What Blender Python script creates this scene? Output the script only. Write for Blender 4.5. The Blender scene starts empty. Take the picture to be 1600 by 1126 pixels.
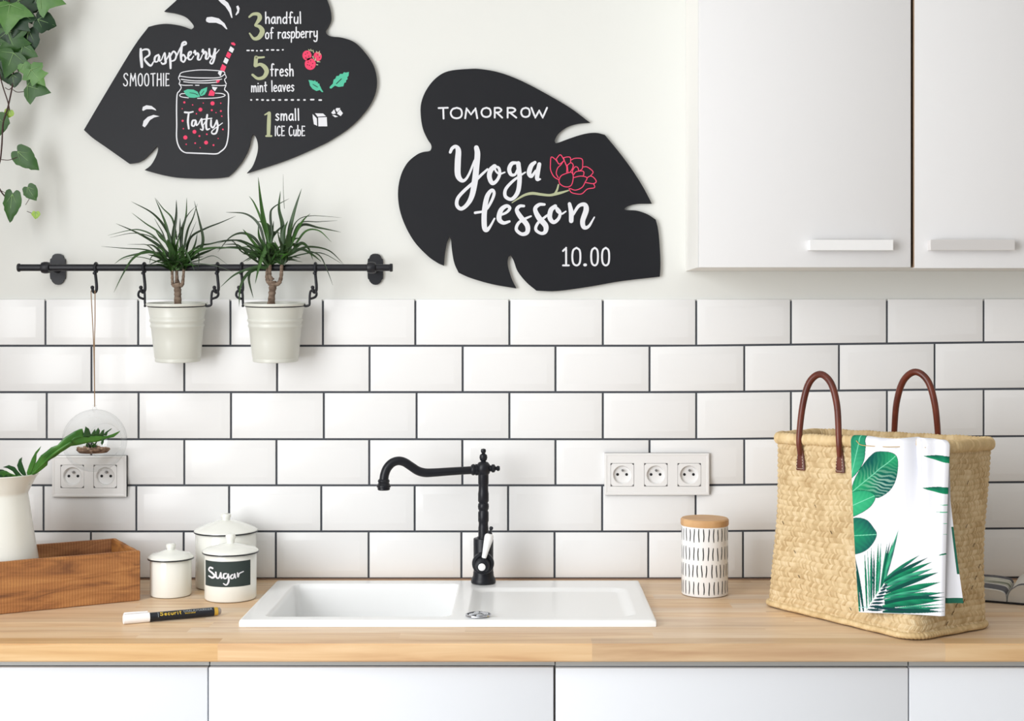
import bpy, bmesh, math, random
import numpy as np
from mathutils import Vector, Matrix, noise
from mathutils.geometry import tessellate_polygon

random.seed(7)
rng = np.random.default_rng(3)
scene = bpy.context.scene
C = scene.collection
PI = math.pi

# ------------------------------------------------------------------ camera
# wall plane is y = 0, the worktop surface is z = 0, the camera looks along +y
F, D, H = 2161.0, 2.96, 0.5466          # focal length in px of a 1600 px frame, distance to wall, eye height
VX, VY = 818.0, 505.0                   # principal point measured from the sink and bag edges
cam_d = bpy.data.cameras.new('camera')
cam = bpy.data.objects.new('camera', cam_d); C.objects.link(cam)
cam.location = (0, -D, H); cam.rotation_euler = (PI/2, 0, 0)
cam_d.sensor_width = 36; cam_d.lens = F/1600*36
cam_d.shift_x = -(VX-800)/1600; cam_d.shift_y = -(563-VY)/1600
cam_d.clip_start = 0.05
scene.camera = cam

# ------------------------------------------------------------------ light
w = bpy.data.worlds.new('world'); scene.world = w; w.use_nodes = True
w.node_tree.nodes['Background'].inputs[0].default_value = (0.93, 0.96, 1.0, 1)
w.node_tree.nodes['Background'].inputs[1].default_value = .36
def area(name, loc, rot, sx, sy, power, col=(1, 1, 1)):
    l = bpy.data.lights.new(name, 'AREA'); l.shape = 'RECTANGLE'; l.size = sx; l.size_y = sy
    l.energy = power; l.color = col
    o = bpy.data.objects.new(name, l); o.location = loc; o.rotation_euler = rot; C.objects.link(o)
    return o
# daylight through the tall window in the left wall
area('window_daylight', (-1.58, -2.55, 0.74), (0, -PI/2, 0), 1.7, 2.6, 104, (0.97, 0.985, 1.0))
vs = scene.view_settings
scene.display_settings.display_device = 'sRGB'
vs.view_transform = 'Standard'; vs.look = 'None'; vs.gamma = 1; vs.exposure = 0.0
vs.use_curve_mapping = False

# ------------------------------------------------------------------ helpers
def lin(c): return c/12.92 if c <= .04045 else ((c+.055)/1.055)**2.4
def rgb(r, g, b): return (lin(r/255), lin(g/255), lin(b/255), 1)
def P(px, py, y):
    d = D+y
    return Vector(((px-VX)*d/F, y, H-(py-VY)*d/F))
def xz(px, py, y): p = P(px, py, y); return p.x, p.z

def mat(name, col, rough=.5, metal=0, spec=.5, coat=0, trans=0, ior=1.45, bump=None, var=None, sub=0):
    """bump=(scale, strength, stretch xyz), var=(col2, scale, stretch xyz, lo, hi)"""
    m = bpy.data.materials.new(name); m.use_nodes = True
    nt = m.node_tree; b = nt.nodes['Principled BSDF']
    b.inputs['Base Color'].default_value = col
    b.inputs['Roughness'].default_value = rough; b.inputs['Metallic'].default_value = metal
    b.inputs['Specular IOR Level'].default_value = spec; b.inputs['Coat Weight'].default_value = coat
    b.inputs['Transmission Weight'].default_value = trans; b.inputs['IOR'].default_value = ior
    if bump or var:
        tc = nt.nodes.new('ShaderNodeTexCoord')
    if var:
        mp = nt.nodes.new('ShaderNodeMapping'); mp.inputs['Scale'].default_value = var[2]
        nt.links.new(tc.outputs['Object'], mp.inputs[0])
        n = nt.nodes.new('ShaderNodeTexNoise'); n.inputs['Scale'].default_value = var[1]; n.inputs['Detail'].default_value = 5
        nt.links.new(mp.outputs[0], n.inputs['Vector'])
        r = nt.nodes.new('ShaderNodeValToRGB')
        r.color_ramp.elements[0].position = var[3]; r.color_ramp.elements[1].position = var[4]
        r.color_ramp.elements[0].color = col; r.color_ramp.elements[1].color = var[0]
        nt.links.new(n.outputs['Fac'], r.inputs[0]); nt.links.new(r.outputs[0], b.inputs['Base Color'])
    if bump:
        mp = nt.nodes.new('ShaderNodeMapping'); mp.inputs['Scale'].default_value = bump[2]
        nt.links.new(tc.outputs['Object'], mp.inputs[0])
        n = nt.nodes.new('ShaderNodeTexNoise'); n.inputs['Scale'].default_value = bump[0]; n.inputs['Detail'].default_value = 3
        nt.links.new(mp.outputs[0], n.inputs['Vector'])
        bp = nt.nodes.new('ShaderNodeBump'); bp.inputs['Strength'].default_value = bump[1]; bp.inputs['Distance'].default_value = .002
        nt.links.new(n.outputs['Fac'], bp.inputs['Height']); nt.links.new(bp.outputs[0], b.inputs['Normal'])
    return m

def wloc(o):
    v = Vector((0, 0, 0))
    while o: v += o.location; o = o.parent
    return v
def build(name, verts, faces, m, parent=None, smooth=False, mats=None, fmat=None):
    """verts in world space; the object sits under its parent"""
    me = bpy.data.meshes.new(name)
    off = wloc(parent) if parent else Vector((0, 0, 0))
    me.from_pydata([(v[0]-off.x, v[1]-off.y, v[2]-off.z) for v in verts], [], faces)
    me.materials.append(m)
    if mats:
        for q in mats: me.materials.append(q)
    if fmat: me.polygons.foreach_set('material_index', fmat)
    if smooth: me.polygons.foreach_set('use_smooth', [True]*len(me.polygons))
    me.update()
    o = bpy.data.objects.new(name, me); C.objects.link(o)
    if parent: o.parent = parent
    return o
def frombm(name, bm, m, parent=None, smooth=False):
    bmesh.ops.recalc_face_normals(bm, faces=bm.faces)
    me = bpy.data.meshes.new(name); bm.to_mesh(me); bm.free()
    off = wloc(parent) if parent else Vector((0, 0, 0))
    me.transform(Matrix.Translation(-off)); me.materials.append(m)
    if smooth: me.polygons.foreach_set('use_smooth', [True]*len(me.polygons))
    o = bpy.data.objects.new(name, me); C.objects.link(o)
    if parent: o.parent = parent
    return o
def autosmooth(o, ang=35):
    me = o.data; bm = bmesh.new(); bm.from_mesh(me)
    for f in bm.faces: f.smooth = True
    for e in bm.edges:
        if len(e.link_faces) == 2 and e.calc_face_angle(0) > math.radians(ang): e.smooth = False
    bm.to_mesh(me); bm.free(); return o
def tag(o, label=None, cat=None, group=None, kind=None):
    if label: o['label'] = label
    if cat: o['category'] = cat
    if group: o['group'] = group
    if kind: o['kind'] = kind
    return o
def thing(name, loc, label, cat, group=None):
    o = bpy.data.objects.new(name, None); o.empty_display_size = .02; C.objects.link(o); o.location = loc
    return tag(o, label, cat, group)
def structure(o): o['kind'] = 'structure'; return o
def copy_tree(o, parent=None):
    c = o.copy(); C.objects.link(c); c.parent = parent
    for ch in list(o.children): copy_tree(ch, c)
    return c

def box_bm(x0, x1, y0, y1, z0, z1, bev=0, seg=2):
    bm = bmesh.new()
    vs_ = [bm.verts.new(p) for p in [(x0,y0,z0),(x1,y0,z0),(x1,y1,z0),(x0,y1,z0),(x0,y0,z1),(x1,y0,z1),(x1,y1,z1),(x0,y1,z1)]]
    for f in [(0,3,2,1),(4,5,6,7),(0,1,5,4),(1,2,6,5),(2,3,7,6),(3,0,4,7)]: bm.faces.new([vs_[i] for i in f])
    if bev: bmesh.ops.bevel(bm, geom=list(bm.edges), offset=bev, segments=seg, affect='EDGES', profile=.5)
    return bm
def box(name, x0, x1, y0, y1, z0, z1, m, parent=None, bev=0, seg=2):
    o = frombm(name, box_bm(x0, x1, y0, y1, z0, z1, bev, seg), m, parent)
    return autosmooth(o) if bev else o

def cr(pts, n=8):
    """Catmull-Rom through points (any dimension)"""
    pts = [np.array(p, float) for p in pts]
    if len(pts) < 3 : 
        return [pts[0]+(pts[-1]-pts[0])*t for t in np.linspace(0, 1, n+1)]
    q = [2*pts[0]-pts[1]]+pts+[2*pts[-1]-pts[-2]]
    out = []
    for i in range(1, len(q)-2):
        a, b, c, d = q[i-1], q[i], q[i+1], q[i+2]
        for k in range(n):
            t = k/n
            out.append(.5*((2*b)+(-a+c)*t+(2*a-5*b+4*c-d)*t*t+(-a+3*b-3*c+d)*t**3))
    out.append(pts[-1]); return out

def tube_geo(path, rad, n=12, closed=False, cap=True):
    path = [Vector(p) for p in path]; N = len(path)
    if not hasattr(rad, '__len__'): rad = [rad]*N
    V, Fc = [], []
    T = []
    for i in range(N):
        a = path[(i-1) % N] if closed or i > 0 else path[0]
        b = path[(i+1) % N] if closed or i < N-1 else path[-1]
        t = (b-a); T.append(t.normalized() if t.length > 1e-9 else Vector((0, 0, 1)))
    up = Vector((0, 1, 0)) if abs(T[0].y) < .8 else Vector((0, 0, 1))
    nrm = (up-T[0]*up.dot(T[0])).normalized()
    for i in range(N):
        nrm = nrm-T[i]*nrm.dot(T[i])
        nrm = nrm.normalized() if nrm.length > 1e-6 else T[i].orthogonal().normalized()
        bn = T[i].cross(nrm)
        for k in range(n):
            a = 2*PI*k/n
            V.append(path[i]+(nrm*math.cos(a)+bn*math.sin(a))*rad[i])
    for i in range(N if closed else N-1):
        j = (i+1) % N
        for k in range(n):
            l = (k+1) % n
            Fc.append((i*n+k, i*n+l, j*n+l, j*n+k))
    if cap and not closed:
        Fc.append(tuple(range(n-1, -1, -1))); Fc.append(tuple((N-1)*n+k for k in range(n)))
    return V, Fc
def tube(name, path, rad, m, parent=None, n=12, closed=False):
    V, Fc = tube_geo(path, rad, n, closed)
    o = build(name, V, Fc, m, parent); return autosmooth(o, 50)
def join(geos):
    V, Fc = [], []
    for v, f in geos:
        o = len(V); V += list(v); Fc += [tuple(i+o for i in q) for q in f]
    return V, Fc
def lathe_geo(c, prof, n=48, axis='z', tilt=None):
    """prof: list of (r, h)."""
    V, Fc = [], []
    for r, h in prof:
        for k in range(n):
            a = 2*PI*k/n
            u, v = r*math.cos(a), r*math.sin(a)
            if axis == 'z': p = Vector((u, v, h))
            elif axis == 'x': p = Vector((h, u, v))
            else: p = Vector((u, -h, v))       # -y axis, towards the camera
            if tilt: p = tilt @ p
            V.append(Vector(c)+p)
    for i in range(len(prof)-1):
        for k in range(n):
            l = (k+1) % n
            Fc.append((i*n+k, i*n+l, (i+1)*n+l, (i+1)*n+k))
    if prof[0][0] > 1e-6: Fc.append(tuple(range(n-1, -1, -1)))
    if prof[-1][0] > 1e-6: Fc.append(tuple((len(prof)-1)*n+k for k in range(n)))
    return V, Fc
def lathe(name, c, prof, m, parent=None, n=48, axis='z', tilt=None, sm=40):
    V, Fc = lathe_geo(c, prof, n, axis, tilt)
    bm = bmesh.new(); vv = [bm.verts.new(v) for v in V]
    for f in Fc: bm.faces.new([vv[i] for i in f])
    bmesh.ops.remove_doubles(bm, verts=bm.verts, dist=1e-6)
    return autosmooth(frombm(name, bm, m, parent), sm)
def ball(r, c, n=8):           # profile pieces of a sphere
    return [(max(r*math.sin(PI*i/n), 0), c-r*math.cos(PI*i/n)) for i in range(n+1)]

def extrude_outline(name, pts2, y0, y1, m, parent=None, bev=.0006):
    """pts2 in (x,z); plate between y0 (front) and y1 (back)"""
    bm = bmesh.new()
    vs_ = [bm.verts.new((x, y0, z)) for x, z in pts2]
    f = bm.faces.new(vs_)
    r = bmesh.ops.extrude_face_region(bm, geom=[f])
    nv = [g for g in r['geom'] if isinstance(g, bmesh.types.BMVert)]
    bmesh.ops.translate(bm, verts=nv, vec=(0, y1-y0, 0))
    bmesh.ops.triangulate(bm, faces=[q for q in bm.faces if len(q.verts) > 4])
    return frombm(name, bm, m, parent)

# --- flat strokes (paint on a surface): map2(u, v, lift) -> world point
LIFT = [0]
def strokes_geo(strokes, map2, n=7):
    V, Fc = [], []
    for st in strokes:
        pts, ws, sm = st['p'], st['w'], st.get('s', True)
        if not hasattr(ws, '__len__'): ws = [ws]*len(pts)
        q = [(p[0], p[1], w_) for p, w_ in zip(pts, ws)]
        if sm: q = cr(q, n)
        else:
            qq = []
            for a, b in zip(q[:-1], q[1:]):
                a, b = np.array(a, float), np.array(b, float)
                k = max(1, int(np.hypot(*(b-a)[:2])/max(st.get('step', 9), .01)))
                for i in range(k): qq.append(a+(b-a)*i/k)
            qq.append(np.array(q[-1], float)); q = qq
        q = [q[0]]+[b for a, b in zip(q[:-1], q[1:]) if abs(a[0]-b[0])+abs(a[1]-b[1]) > 1e-4]
        N = len(q); LIFT[0] = (LIFT[0]+1) % 7; base = LIFT[0]*2.2e-5
        prev = None; discs = [0, N-1]
        for i in range(N):
            x, y, w_ = q[i]; a = q[max(i-1, 0)]; b = q[min(i+1, N-1)]
            t1 = np.array([x-a[0], y-a[1]]); t2 = np.array([b[0]-x, b[1]-y])
            if i == 0: t1 = t2
            if i == N-1: t2 = t1
            t1 = t1/max(np.linalg.norm(t1), 1e-9); t2 = t2/max(np.linalg.norm(t2), 1e-9)
            if t1@t2 < .75: discs.append(i)
            t = t1+t2; L = np.linalg.norm(t); t = t/L if L > .05 else t1
            lift = base+i*1.6e-6
            o = len(V); V += [map2(x-t[1]*w_/2, y+t[0]*w_/2, lift), map2(x+t[1]*w_/2, y-t[0]*w_/2, lift)]
            if prev is not None: Fc.append((prev, prev+1, o+1, o))
            prev = o
        for i in set(discs):
            x, y, w_ = q[i]; o = len(V); r = w_/2
            for k in range(10): V.append(map2(x+r*math.cos(2*PI*k/10+.3), y+r*math.sin(2*PI*k/10+.3), base+1.3e-5+i*1.6e-6))
            Fc.append(tuple(o+k for k in range(10)))
    return V, Fc
def polys_geo(polys, map2):
    V, Fc = [], []
    for p in polys:
        o = len(V)
        for t in tessellate_polygon([[Vector((x, y, 0)) for x, y in p]]): Fc.append(tuple(o+i for i in t))
        V += [map2(x, y) for x, y in p]
    return V, Fc
def disc2(x, y, r, n=10): return [(x+r*math.cos(2*PI*k/n), y+r*math.sin(2*PI*k/n)) for k in range(n)]

# --- a small hand-lettering alphabet, y up, cap height 1, x height .62
A_ = {
 'S': (.52, [[(.5,.86),(.36,1),(.14,.95),(.06,.76),(.2,.58),(.4,.42),(.47,.2),(.34,.02),(.12,.02),(.0,.16)]]),
 'M': (.72, ['L',[(.02,0),(.1,1),(.36,.38),(.62,1),(.72,0)]]),
 'O': (.5, [[(.27,1),(.08,.86),(.0,.5),(.08,.12),(.27,0),(.45,.14),(.5,.5),(.44,.86),(.27,1)]]),
 'T': (.5, ['L',[(0,.97),(.5,1)],[(.25,.98),(.27,0)]]),
 'H': (.46, ['L',[(.03,1),(.0,0)],[(.44,1),(.46,0)],[(.0,.5),(.46,.54)]]),
 'I': (.06, ['L',[(.03,1),(.03,0)]]),
 'E': (.36, ['L',[(.36,.98),(.02,1),(.0,0),(.36,.03)],[(.0,.5),(.3,.52)]]),
 'R': (.5, ['L',[(.03,0),(.03,1)],'C',[(.03,.98),(.3,.98),(.45,.78),(.32,.56),(.05,.5)],'L',[(.16,.5),(.5,0)]]),
 'W': (.8, ['L',[(0,1),(.2,0),(.4,.72),(.58,0),(.8,1)]]),
 'C': (.4, [[(.4,.88),(.24,1),(.06,.84),(.0,.5),(.06,.14),(.22,0),(.4,.1)]]),
 'A': (.56, ['L',[(0,0),(.28,1),(.56,0)],[(.1,.34),(.46,.34)]]),
 'L': (.36, ['L',[(0,1),(0,0),(.36,0)]]),
 'K': (.48, ['L',[(0,0),(0,1)],[(.44,1),(.03,.45),(.48,0)]]),
 '1': (.3, ['L',[(.0,.82),(.16,1),(.16,0)],[(0,0),(.3,0)]]),
 '0': (.42, [[(.22,1),(.05,.86),(.0,.5),(.05,.13),(.22,0),(.38,.13),(.42,.5),(.38,.86),(.22,1)]]),
 '.': (.08, ['L',[(.03,.03),(.06,.03)]]),
 'a': (.36, [[(.32,.5),(.2,.62),(.04,.45),(.0,.2),(.12,0),(.26,.1),(.33,.4)],'L',[(.34,.6),(.34,.12),(.4,0)]]),
 'b': (.36, ['L',[(.0,1.08),(.01,0)],'C',[(.01,.36),(.14,.6),(.34,.5),(.36,.2),(.22,0),(.02,.06)]]),
 'c': (.3, [[(.3,.52),(.16,.62),(.0,.4),(.02,.12),(.16,0),(.3,.08)]]),
 'd': (.38, [[(.32,.48),(.18,.6),(.02,.42),(.02,.12),(.16,0),(.32,.16)],'L',[(.36,1.1),(.35,0)]]),
 'e': (.34, [[(.02,.32),(.3,.36),(.3,.54),(.16,.62),(.01,.42),(.04,.1),(.18,0),(.34,.08)]]),
 'f': (.3, [[(.32,1.05),(.2,1.1),(.12,.9),(.12,0)],'L',[(.0,.58),(.28,.6)]]),
 'h': (.36, ['L',[(.0,1.1),(.02,0)],'C',[(.02,.34),(.14,.58),(.28,.58),(.34,.4),(.35,0)]]),
 'i': (.08, ['L',[(.03,.6),(.04,0)],[(.03,.86),(.05,.86)]]),
 'l': (.08, ['L',[(.02,1.12),(.05,0)]]),
 'm': (.56, ['L',[(.02,.62),(.01,0)],'C',[(.02,.36),(.12,.58),(.24,.56),(.27,.3),(.27,0)],[(.27,.34),(.38,.6),(.5,.56),(.54,.3),(.55,0)]]),
 'n': (.34, ['L',[(.01,.62),(.01,0)],'C',[(.02,.34),(.14,.6),(.28,.56),(.32,.34),(.33,0)]]),
 'o': (.34, [[(.17,.62),(.02,.46),(.02,.12),(.17,0),(.32,.14),(.33,.46),(.17,.62)]]),
 'p': (.36, ['L',[(.02,.6),(.0,-.42)],'C',[(.02,.4),(.16,.62),(.34,.5),(.34,.18),(.2,0),(.02,.08)]]),
 'r': (.28, ['L',[(.01,.62),(.02,0)],'C',[(.02,.34),(.12,.58),(.28,.56)]]),
 's': (.28, [[(.27,.54),(.14,.62),(.02,.48),(.14,.32),(.27,.18),(.16,0),(.0,.07)]]),
 't': (.28, ['L',[(.12,.98),(.12,.1),(.22,0)],[(0,.62),(.28,.66)]]),
 'u': (.34, [[(.01,.6),(.0,.2),(.1,0),(.24,.06),(.33,.3)],'L',[(.34,.62),(.34,0)]]),
 'v': (.32, ['L',[(0,.62),(.16,0),(.32,.62)]]),
 'y': (.34, [[(.01,.6),(.02,.2),(.14,.06),(.3,.2)],[(.34,.62),(.34,.0),(.28,-.36),(.1,-.42),(.0,-.32)]]),
 ' ': (.22, []),
}
def letters(txt, x0, x1, base, cap, wd, gap=.16, slope=0.0, jit=0.0, step=3):
    """pixel strokes of a word between x0 and x1, baseline y, cap height (y grows downwards)"""
    tot = sum(A_[c][0] for c in txt)+gap*(len(txt)-1); sx = (x1-x0)/tot
    out = []; cx = 0; rd = random.Random(len(txt)*7+int(x0))
    for c in txt:
        smooth = True; j = rd.uniform(-jit, jit)
        for s in A_[c][1]:
            if s == 'L': smooth = False; continue
            if s == 'C': smooth = True; continue
            pts = [(x0+(cx+x)*sx, base-cap*(y+j)+slope*(cx+x)*sx) for x, y in s]
            out.append(dict(p=pts, w=wd, s=smooth, step=step))
        cx += A_[c][0]+gap
    return out
def zs(ox, oy, k, rows):       # strokes traced on an enlarged view: rows of [(x, y, w), ...]
    return [dict(p=[(ox+x/k, oy+y/k) for x, y, _ in r], w=[q[2]/k for q in r]) for r in rows]

# ------------------------------------------------------------------ materials
M_wall = mat('wall_paint', rgb(229, 230, 226), .75, spec=.25, bump=(90, .04, (1, 1, 1)))
M_wall_side = mat('side_wall_paint', rgb(205, 200, 194), .8, spec=.2)
M_ceil = mat('ceiling_paint', rgb(238, 238, 236), .85, spec=.2)
M_floor = mat('floor_laminate', rgb(196, 186, 174), .5, var=(rgb(178, 166, 152), 4, (1, 12, 1), .3, .7))
M_tile = mat('white_glaze', rgb(240, 240, 240), .24, spec=.4, bump=(9, .02, (1, 1, 1)))
M_grout = mat('dark_grout', rgb(84, 87, 93), .9, spec=.1)
M_white_lac = mat('white_lacquer', rgb(230, 230, 231), .35, spec=.4)
M_base_front = mat('cool_white_front', rgb(226, 230, 236), .4, spec=.4)
M_carcass = mat('white_carcass', rgb(240, 239, 235), .6, spec=.2)
M_edge = mat('beech_edge_band', rgb(186, 158, 132), .6)
M_gap = mat('painted_gap_shade', rgb(92, 84, 74), .9, spec=.1)  # dark brown standing in for the shade inside the cabinet door gap
M_alu = mat('grey_rail', rgb(196, 199, 198), .5, metal=.2)
M_handle = mat('satin_white_handle', rgb(246, 246, 246), .3, metal=.1)
M_handle2 = mat('satin_grey_handle', rgb(232, 229, 227), .28, metal=.35)
M_board = mat('chalkboard_black', rgb(31, 32, 36), .45, spec=.22)
M_board_edge = M_board
M_chalk = mat('chalk_white', rgb(226, 227, 232), .8, spec=.1)
M_pink = mat('chalk_pink', rgb(236, 78, 112), .8, spec=.1)
M_sage = mat('chalk_sage', rgb(177, 182, 148), .8, spec=.1)
M_mint = mat('chalk_mint', rgb(92, 192, 160), .8, spec=.1)
M_iron = mat('black_iron', rgb(27, 28, 34), .42, spec=.4)
M_faucet = mat('matt_black_metal', rgb(22, 24, 31), .38, spec=.4)
M_ceramic = mat('white_ceramic', rgb(244, 244, 244), .12, spec=.5, coat=.4)
M_sink = mat('sink_composite', rgb(246, 247, 247), .25, spec=.5)
M_chrome = mat('chrome', rgb(205, 208, 214), .08, metal=1)
M_dark = mat('dark_hollow', rgb(20, 20, 24), .6)
M_enamel = mat('cream_enamel', rgb(242, 243, 236), .18, spec=.5, coat=.3)
M_rim = mat('black_enamel_rim', rgb(42, 46, 50), .3)
M_pot = mat('cream_pot_metal', rgb(212, 213, 205), .3, spec=.5)
M_label = mat('chalk_label', rgb(58, 68, 66), .7, spec=.2)
M_plastic = mat('white_plastic', rgb(238, 237, 236), .25, spec=.5)
M_plasticline = mat('plastic_groove', rgb(222, 220, 218), .6)
M_pin = mat('metal_pin', rgb(150, 150, 150), .35, metal=.8)
M_bark = mat('bark', rgb(138, 120, 104), .9, var=(rgb(90, 72, 60), 60, (1, 1, 2.5), .35, .65), bump=(120, .6, (1, 1, 2)))
M_soil = mat('soil', rgb(70, 54, 42), .95, bump=(80, .8, (1, 1, 1)))
def leafmat(n, c, c2, r=.42): return mat(n, rgb(*c), r, spec=.45, var=(rgb(*c2), 26, (1, 1, 1), .35, .7))
M_drac = [leafmat('dracaena_dark', (26, 42, 22), (38, 60, 28)), leafmat('dracaena_mid', (36, 62, 28), (52, 84, 38)),
          leafmat('dracaena_grey', (54, 66, 50), (80, 92, 72)), leafmat('dracaena_bright', (40, 76, 26), (62, 100, 40))]
M_ivy = [leafmat('ivy_dark', (24, 50, 30), (36, 70, 38)), leafmat('ivy_mid', (44, 82, 34), (62, 104, 44)),
         leafmat('ivy_light', (76, 120, 58), (104, 146, 80)), leafmat('ivy_yellow', (140, 178, 66), (160, 190, 80))]
M_vein = mat('leaf_vein', rgb(140, 176, 118), .6)
M_stem = mat('vine_stem', rgb(66, 46, 42), .7)
M_monst = leafmat('split_leaf_green', (46, 96, 34), (78, 130, 52), .35)
M_monst_d = leafmat('split_leaf_dark', (30, 68, 34), (44, 84, 40), .4)
M_glass = mat('clear_glass', (1, 1, 1, 1), .0, trans=1, ior=1.3)
M_glass.node_tree.nodes.clear()
_n = M_glass.node_tree.nodes; _l = M_glass.node_tree.links
_o = _n.new('ShaderNodeOutputMaterial'); _m = _n.new('ShaderNodeMixShader'); _t = _n.new('ShaderNodeBsdfTransparent'); _g = _n.new('ShaderNodeBsdfGlossy')
_g.inputs['Roughness'].default_value = .03; _t.inputs[0].default_value = (.975, .98, .98, 1)
_f = _n.new('ShaderNodeLayerWeight'); _f.inputs['Blend'].default_value = .5; _p = _n.new('ShaderNodeMath'); _p.operation = 'POWER'; _p.inputs[1].default_value = 3.0; _q = _n.new('ShaderNodeMath'); _q.operation = 'MULTIPLY_ADD'; _q.inputs[1].default_value = .40; _q.inputs[2].default_value = .04
_l.new(_f.outputs['Facing'], _p.inputs[0]); _l.new(_p.outputs[0], _q.inputs[0]); _l.new(_q.outputs[0], _m.inputs[0])
_l.new(_t.outputs[0], _m.inputs[1]); _l.new(_g.outputs[0], _m.inputs[2]); _l.new(_m.outputs[0], _o.inputs[0])
M_twine = mat('jute_twine', rgb(150, 122, 92), .9)
M_pebble = mat('pebbles', rgb(176, 150, 128), .8, var=(rgb(120, 92, 72), 60, (1, 1, 1), .4, .6))
M_leather = mat('brown_leather', rgb(108, 50, 34), .33, spec=.5, var=(rgb(76, 32, 24), 30, (1, 1, 1), .35, .7))
M_stitch = mat('cream_thread', rgb(226, 212, 190), .8)
M_towel = mat('white_cotton', rgb(226, 227, 233), .85, spec=.1)
M_beech = mat('beech_lid', rgb(216, 174, 126), .5, var=(rgb(196, 150, 102), 14, (1, 6, 1), .35, .7))
M_ink = mat('black_print', rgb(38, 42, 44), .6)
M_penblack = mat('pen_barrel', rgb(26, 30, 38), .35)
M_penwhite = mat('pen_cap', rgb(246, 246, 248), .3)
M_yellow = mat('yellow_print', rgb(226, 190, 60), .5)
M_penyellow = mat('ochre_ring', rgb(196, 158, 60), .5)
M_pengrey = mat('grey_plug', rgb(150, 140, 136), .5)
M_silverink = mat('pale_print', rgb(170, 178, 184), .5)
M_page = mat('book_paper', rgb(222, 220, 214), .8)
M_photo = mat('printed_page', rgb(206, 204, 190), .6, var=(rgb(118, 124, 104), 18, (1, 4, 1), .45, .6))
M_photo_d = mat('printed_dark_band', rgb(72, 73, 82), .5)
M_cover = mat('book_cover', rgb(26, 27, 32), .5)

def wood(name, cols, scale=5, stretch=(1, 14, 14), rough=.45, rnd=True, bump=.15, dist=.6):
    m = bpy.data.materials.new(name); m.use_nodes = True; nt = m.node_tree; b = nt.nodes['Principled BSDF']
    L = nt.links; N = nt.nodes
    tc = N.new('ShaderNodeTexCoord'); oi = N.new('ShaderNodeObjectInfo')
    add = N.new('ShaderNodeVectorMath'); add.operation = 'ADD'
    sc = N.new('ShaderNodeMath'); sc.operation = 'MULTIPLY'; sc.inputs[1].default_value = 37.0 if rnd else 0
    L.new(oi.outputs['Random'], sc.inputs[0]); L.new(tc.outputs['Object'], add.inputs[0]); L.new(sc.outputs[0], add.inputs[1])
    mp = N.new('ShaderNodeMapping'); mp.inputs['Scale'].default_value = stretch; L.new(add.outputs[0], mp.inputs[0])
    n = N.new('ShaderNodeTexNoise'); n.inputs['Scale'].default_value = scale; n.inputs['Detail'].default_value = 6
    n.inputs['Distortion'].default_value = dist; L.new(mp.outputs[0], n.inputs['Vector'])
    r = N.new('ShaderNodeValToRGB'); e = r.color_ramp.elements
    e[0].position = .28; e[0].color = rgb(*cols[0]); e[1].position = .72; e[1].color = rgb(*cols[2])
    q = e.new(.5); q.color = rgb(*cols[1]); L.new(n.outputs['Fac'], r.inputs[0])
    hs = N.new('ShaderNodeHueSaturation'); L.new(r.outputs[0], hs.inputs['Color'])
    if rnd:
        mr = N.new('ShaderNodeMapRange'); mr.inputs['To Min'].default_value = .93; mr.inputs['To Max'].default_value = 1.05
        L.new(oi.outputs['Random'], mr.inputs[0]); L.new(mr.outputs[0], hs.inputs['Value'])
        m2 = N.new('ShaderNodeMath'); m2.operation = 'MULTIPLY'; m2.inputs[1].default_value = 7.13
        m3 = N.new('ShaderNodeMath'); m3.operation = 'FRACT'; L.new(oi.outputs['Random'], m2.inputs[0]); L.new(m2.outputs[0], m3.inputs[0])
        mr2 = N.new('ShaderNodeMapRange'); mr2.inputs['To Min'].default_value = .86; mr2.inputs['To Max'].default_value = 1.14
        L.new(m3.outputs[0], mr2.inputs[0]); L.new(mr2.outputs[0], hs.inputs['Saturation'])
    L.new(hs.outputs[0], b.inputs['Base Color'])
    bp = N.new('ShaderNodeBump'); bp.inputs['Strength'].default_value = bump; bp.inputs['Distance'].default_value = .001
    L.new(n.outputs['Fac'], bp.inputs['Height']); L.new(bp.outputs[0], b.inputs['Normal'])
    b.inputs['Roughness'].default_value = rough; return m
M_stave = wood('oiled_beech_stave', [(210, 175, 140), (226, 196, 161), (237, 213, 182)], 3.2, (1.2, 16, 16), .42)

M_front = wood('oiled_beech_front_stave', [(196, 152, 106), (214, 176, 128), (226, 194, 150)], 3.2, (1.0, 12, 16), .42)  # front row more orange, and darkened in colour to offset strong light on its edge
# crate wood: grain along x plus fine vertical saw marks
M_crate = wood('old_crate_wood', [(122, 82, 56), (178, 124, 80), (204, 150, 98)], 4, (2.2, 9, 14), .7, True, .5, 1.2)
nt = M_crate.node_tree
b_ = nt.nodes['Principled BSDF']; hs_ = [n for n in nt.nodes if n.type == 'HUE_SAT'][0]
wv = nt.nodes.new('ShaderNodeTexWave'); wv.wave_type = 'BANDS'; wv.bands_direction = 'X'; wv.inputs['Scale'].default_value = 58
wv.inputs['Distortion'].default_value = 1.5; wv.inputs['Detail'].default_value = 3
tc_ = [n for n in nt.nodes if n.type == 'TEX_COORD'][0]; nt.links.new(tc_.outputs['Object'], wv.inputs['Vector'])
mx = nt.nodes.new('ShaderNodeMix'); mx.data_type = 'RGBA'; mx.blend_type = 'MULTIPLY'
mr_ = nt.nodes.new('ShaderNodeMapRange'); mr_.inputs['To Min'].default_value = .0; mr_.inputs['To Max'].default_value = .32
nt.links.new(wv.outputs['Fac'], mr_.inputs[0]); nt.links.new(mr_.outputs[0], mx.inputs['Factor'])
nt.links.new(hs_.outputs[0], mx.inputs['A']); mx.inputs['B'].default_value = rgb(140, 118, 104)
nt.links.new(mx.outputs['Result'], b_.inputs['Base Color'])

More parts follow.
